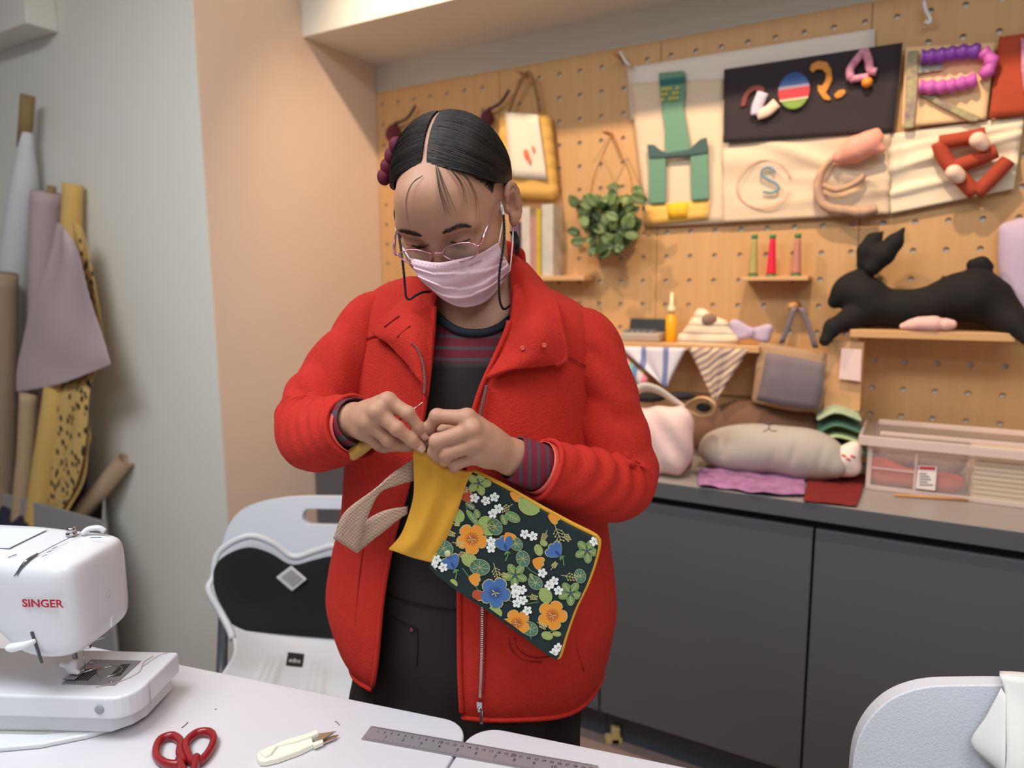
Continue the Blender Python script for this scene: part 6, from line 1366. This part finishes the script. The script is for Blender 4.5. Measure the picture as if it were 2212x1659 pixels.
def star(cx, cy, r, rot=0):
    for i in range(5): ink('wh', petal(cx, cy, rot+2*pi*i/5, r, r*.8, 9), 5+.1*i)
    for i in range(5): a = rot+2*pi*i/5; line(cx, cy, cx+r*.4*cos(a), cy+r*.4*sin(a), .4, 'gm', 6)
def sprig(x, y, ang, L):
    ex, ey = x+cos(ang)*L, y+sin(ang)*L; line(x, y, ex, ey, .7, 'cr')
    for k in range(4):
        f = .3+.2*k
        for s in (-1, 1):
            bx_, by_2 = x+cos(ang)*L*f, y+sin(ang)*L*f; a = ang+s*.8; l = L*.3*(1.2-f*.6); qx, qy = bx_+cos(a)*l, by_2+sin(a)*l; line(bx_, by_2, qx, qy, .5, 'cr')
            ink('cr', [(qx+1.8*cos(t), qy+1.8*sin(t)) for t in np.linspace(0, 2*pi, 6, endpoint=False)], 2.6)
def z4(x, y): return 700+x*.3737, 820+y*.3737
def Fz(x, y, r, *a, **k): flower(*z4(x, y), r*.3737, *a, **k)
Fz(855, 920, 88, 'or_', 'rd', .3); Fz(1320, 1362, 84, 'or_', 'rd', .1); Fz(1115, 1408, 78, 'or_', 'rd', .5); Fz(990, 1232, 88, 'bl', 'bd', .2)
for x, y, a in ((1365, 1020, .8), (755, 1095, 1.1), (1055, 990, 1.3)):      # side-view blue bells
    X, Y = z4(x, y)
    for k in (-.5, 0, .5): ink('cr', petal(X, Y, a+k+pi, 35, 21), 1); ink('bl', petal(X, Y, a+k+pi, 33, 19), 2+k)
    ink('bd', petal(X, Y, a+pi, 16, 6), 3.2); curve([(X, Y), (X+9*cos(a), Y+9*sin(a)), (X+22*cos(a+.4), Y+22*sin(a+.4))], 1.2, 'gm'); 
    for k in (-.7, 0, .7): ink('gm', petal(X, Y, a+k, 10, 4, 7), 3.4)
for x, y, a in ((1205, 1045, .4), (795, 690, -.4), (865, 1220, .9), (1075, 655, .3), (1295, 785, .3), (1050, 885, 1.0), (835, 1145, .2)):      # orange buds
    X, Y = z4(x, y)
    for k in (-.45, 0, .45): ink('cr', petal(X, Y, a+k, 27, 15), 1); ink('or_' if y != 690 and y != 1220 else 'rd', petal(X, Y, a+k, 25, 13), 2+k)
for x, y, rot in ((895, 600, 0), (1105, 1130, .4), (1520, 990, .2), (1425, 1235, .3)):   # five-leaf clusters
    X, Y = z4(x, y); 
    for i in range(5): a = rot+2*pi*i/5; leaf(X+13*cos(a), Y+13*sin(a), a, 27, 17, 'gl' if y == 600 else 'gm')
    star_p = [(X+(5 if i % 2 else 2.4)*cos(pi*i/5), Y+(5 if i % 2 else 2.4)*sin(pi*i/5)) for i in range(10)]; ink('bd', star_p, 4)
for x, y, r, k, rot in ((1185, 730, 62, 'gl', .5), (945, 845, 58, 'gl', .9), (985, 850, 50, 'gd', .9), (690, 975, 56, 'gd', .4), (840, 1042, 46, 'gl', .6), (900, 1085, 56, 'gd', .2), (1110, 950, 42, 'gd', .9), (1150, 1035, 46, 'gd', 1.2), (1222, 1175, 44, 'gd', .7), (1280, 1248, 44, 'gl', 1.1), (1190, 1440, 48, 'gd', .6), (990, 1345, 40, 'gl', .6), (1480, 1135, 40, 'gd', 1.3), (770, 785, 44, 'gl', .7), (1110, 1425, 1, 'gd', 0)): pad(*z4(x, y), r*.3737, k, rot)
for x, y, a, L_, w, k in ((1090, 795, .5, 90, 55, 'gm'), (1040, 810, 1.2, 60, 36, 'gm'), (860, 800, .9, 110, 34, 'gm'), (885, 775, 1.2, 50, 34, 'gm'), (845, 730, .6, 60, 34, 'gd'), (1240, 985, 1.2, 66, 46, 'gl'), (1270, 945, .5, 44, 34, 'gl'), (1290, 1480, .3, 66, 46, 'gl'), (1345, 1470, .1, 50, 30, 'gl'), (750, 1175, .8, 50, 34, 'gl'), (1200, 1140, 1.2, 40, 26, 'gm'), (1350, 1590, .6, 40, 26, 'gm')): leaf(*z4(x, y), a, L_*.3737, w*.3737, k)
for x, y in ((870, 685), (935, 700), (985, 680), (1008, 745), (975, 775), (1160, 893), (1208, 905), (965, 935), (965, 975), (650, 1040), (688, 1085), (628, 1078), (1262, 1118), (1330, 1165), (1302, 1190), (1355, 1220), (1105, 1205), (1108, 1240), (1150, 1275), (1145, 1215), (1115, 1292), (1175, 1335), (1330, 1580), (1355, 1550), (1562, 935)): star(*z4(x, y), 29*.3737, x*.01)
for x, y, a, L_ in ((1090, 720, 2.6, 70), (1330, 830, 1.2, 110), (1290, 870, 2.0, 60), (1380, 880, .9, 60), (740, 940, .2, 60), (760, 1010, 0, 60), (980, 1060, 1.3, 90), (1010, 1120, .3, 50), (1370, 1130, .2, 90), (1230, 1400, .6, 60), (810, 600, 1.4, 50), (700, 880, .3, 55), (740, 830, .2, 40), (1170, 1250, .2, 60), (1310, 1100, -.9, 50)): sprig(*z4(x, y), a, L_*.3737)
for a, b, c in (((820, 740), (880, 850), (960, 920)), ((1140, 1010), (1180, 1090), (1240, 1130)), ((1060, 1270), (1130, 1300), (1240, 1285)), ((800, 1090), (830, 1130), (900, 1230)), ((1180, 780), (1230, 770), (1250, 760)), ((1380, 1360), (1340, 1440), (1300, 1460)), ((1190, 1480), (1210, 1520), (1260, 1560))): curve([z4(*a), z4(*b), z4(*c)], .8, 'gm')
for k, (v, f) in MP.items():
    if f: ob('floral_print', v, f, PM[k], po, smooth=False, fix=False)['kind'] = 'stuff'
sp_ = PP(*z4(715, 1005), .0008); ob('snap_button', *lathe([(.0042, 0), (.0042, .0012), (.003, .0018)], sp_, pn, 18), mat('ivory_snap', (190, 188, 150), .4), po)
# beige strap: wide loop folded over itself
Mweb = mat('beige_webbing', (178, 148, 126), .85, bump=(900, .5), var=(300, (150, 120, 100)))
def wchecker(m_):
    nt = m_.node_tree; b = nt.nodes['Principled BSDF']; tc = nt.nodes.new('ShaderNodeTexCoord'); wv = nt.nodes.new('ShaderNodeTexChecker'); wv.inputs['Scale'].default_value = 420
    nt.links.new(tc.outputs['Object'], wv.inputs[0]); wv.inputs['Color1'].default_value = (*lin((190, 160, 138)), 1); wv.inputs['Color2'].default_value = (*lin((154, 126, 108)), 1); nt.links.new(wv.outputs[0], b.inputs['Base Color'])
wchecker(Mweb)
s1 = patch([vrow([(894, 990, .862), (849, 1022, .848), (812, 1055, .835), (745, 1106, .826), (720, 1162, .83)]), vrow([(894, 1038, .862), (855, 1049, .85), (818, 1067, .838), (791, 1126, .832), (771, 1194, .834)])], 5, 30)
s2 = patch([vrow([(768, 1150, .836), (790, 1126, .846), (812, 1111, .852), (842, 1100, .858), (880, 1094, .868)]), vrow([(771, 1194, .835), (793, 1176, .846), (827, 1149, .854), (861, 1122, .862), (880, 1110, .868)])], 5, 30)
ob('wrist_strap', *grid(s1), Mweb, bg, solid=.0025); ob('wrist_strap', *grid(s2), Mweb, bg, solid=.0025)
# ---- awl
aw = thing('awl', 'awl with a rounded wooden handle and thin steel spike in the right hand', 'awl', V(757, 986, .88))
A0, A1, A2, A3 = V(756, 986, .878), V(815, 943, .868), V(842, 923, .862), V(913, 869, .855); da = (A1-A0)/np.linalg.norm(A1-A0); La = np.linalg.norm(A1-A0)
ob('handle', *lathe([(.0035, 0), (.0072, .002), (.0085, .006), (.0088, .02), (.0078, La*.8), (.006, La)], A0, da), mat('awl_wood', (196, 150, 74), .45, var=(40, (176, 128, 56)), stretch=(1, 1, 1)), aw)
ob('ferrule', *tube([A1, A2], [.0048, .0042], 12), mat('brass', (176, 140, 80), .3, metal=.9), aw)
ob('spike', *tube([A2, A3], [.0016, .0005], 8), Mblade, aw)
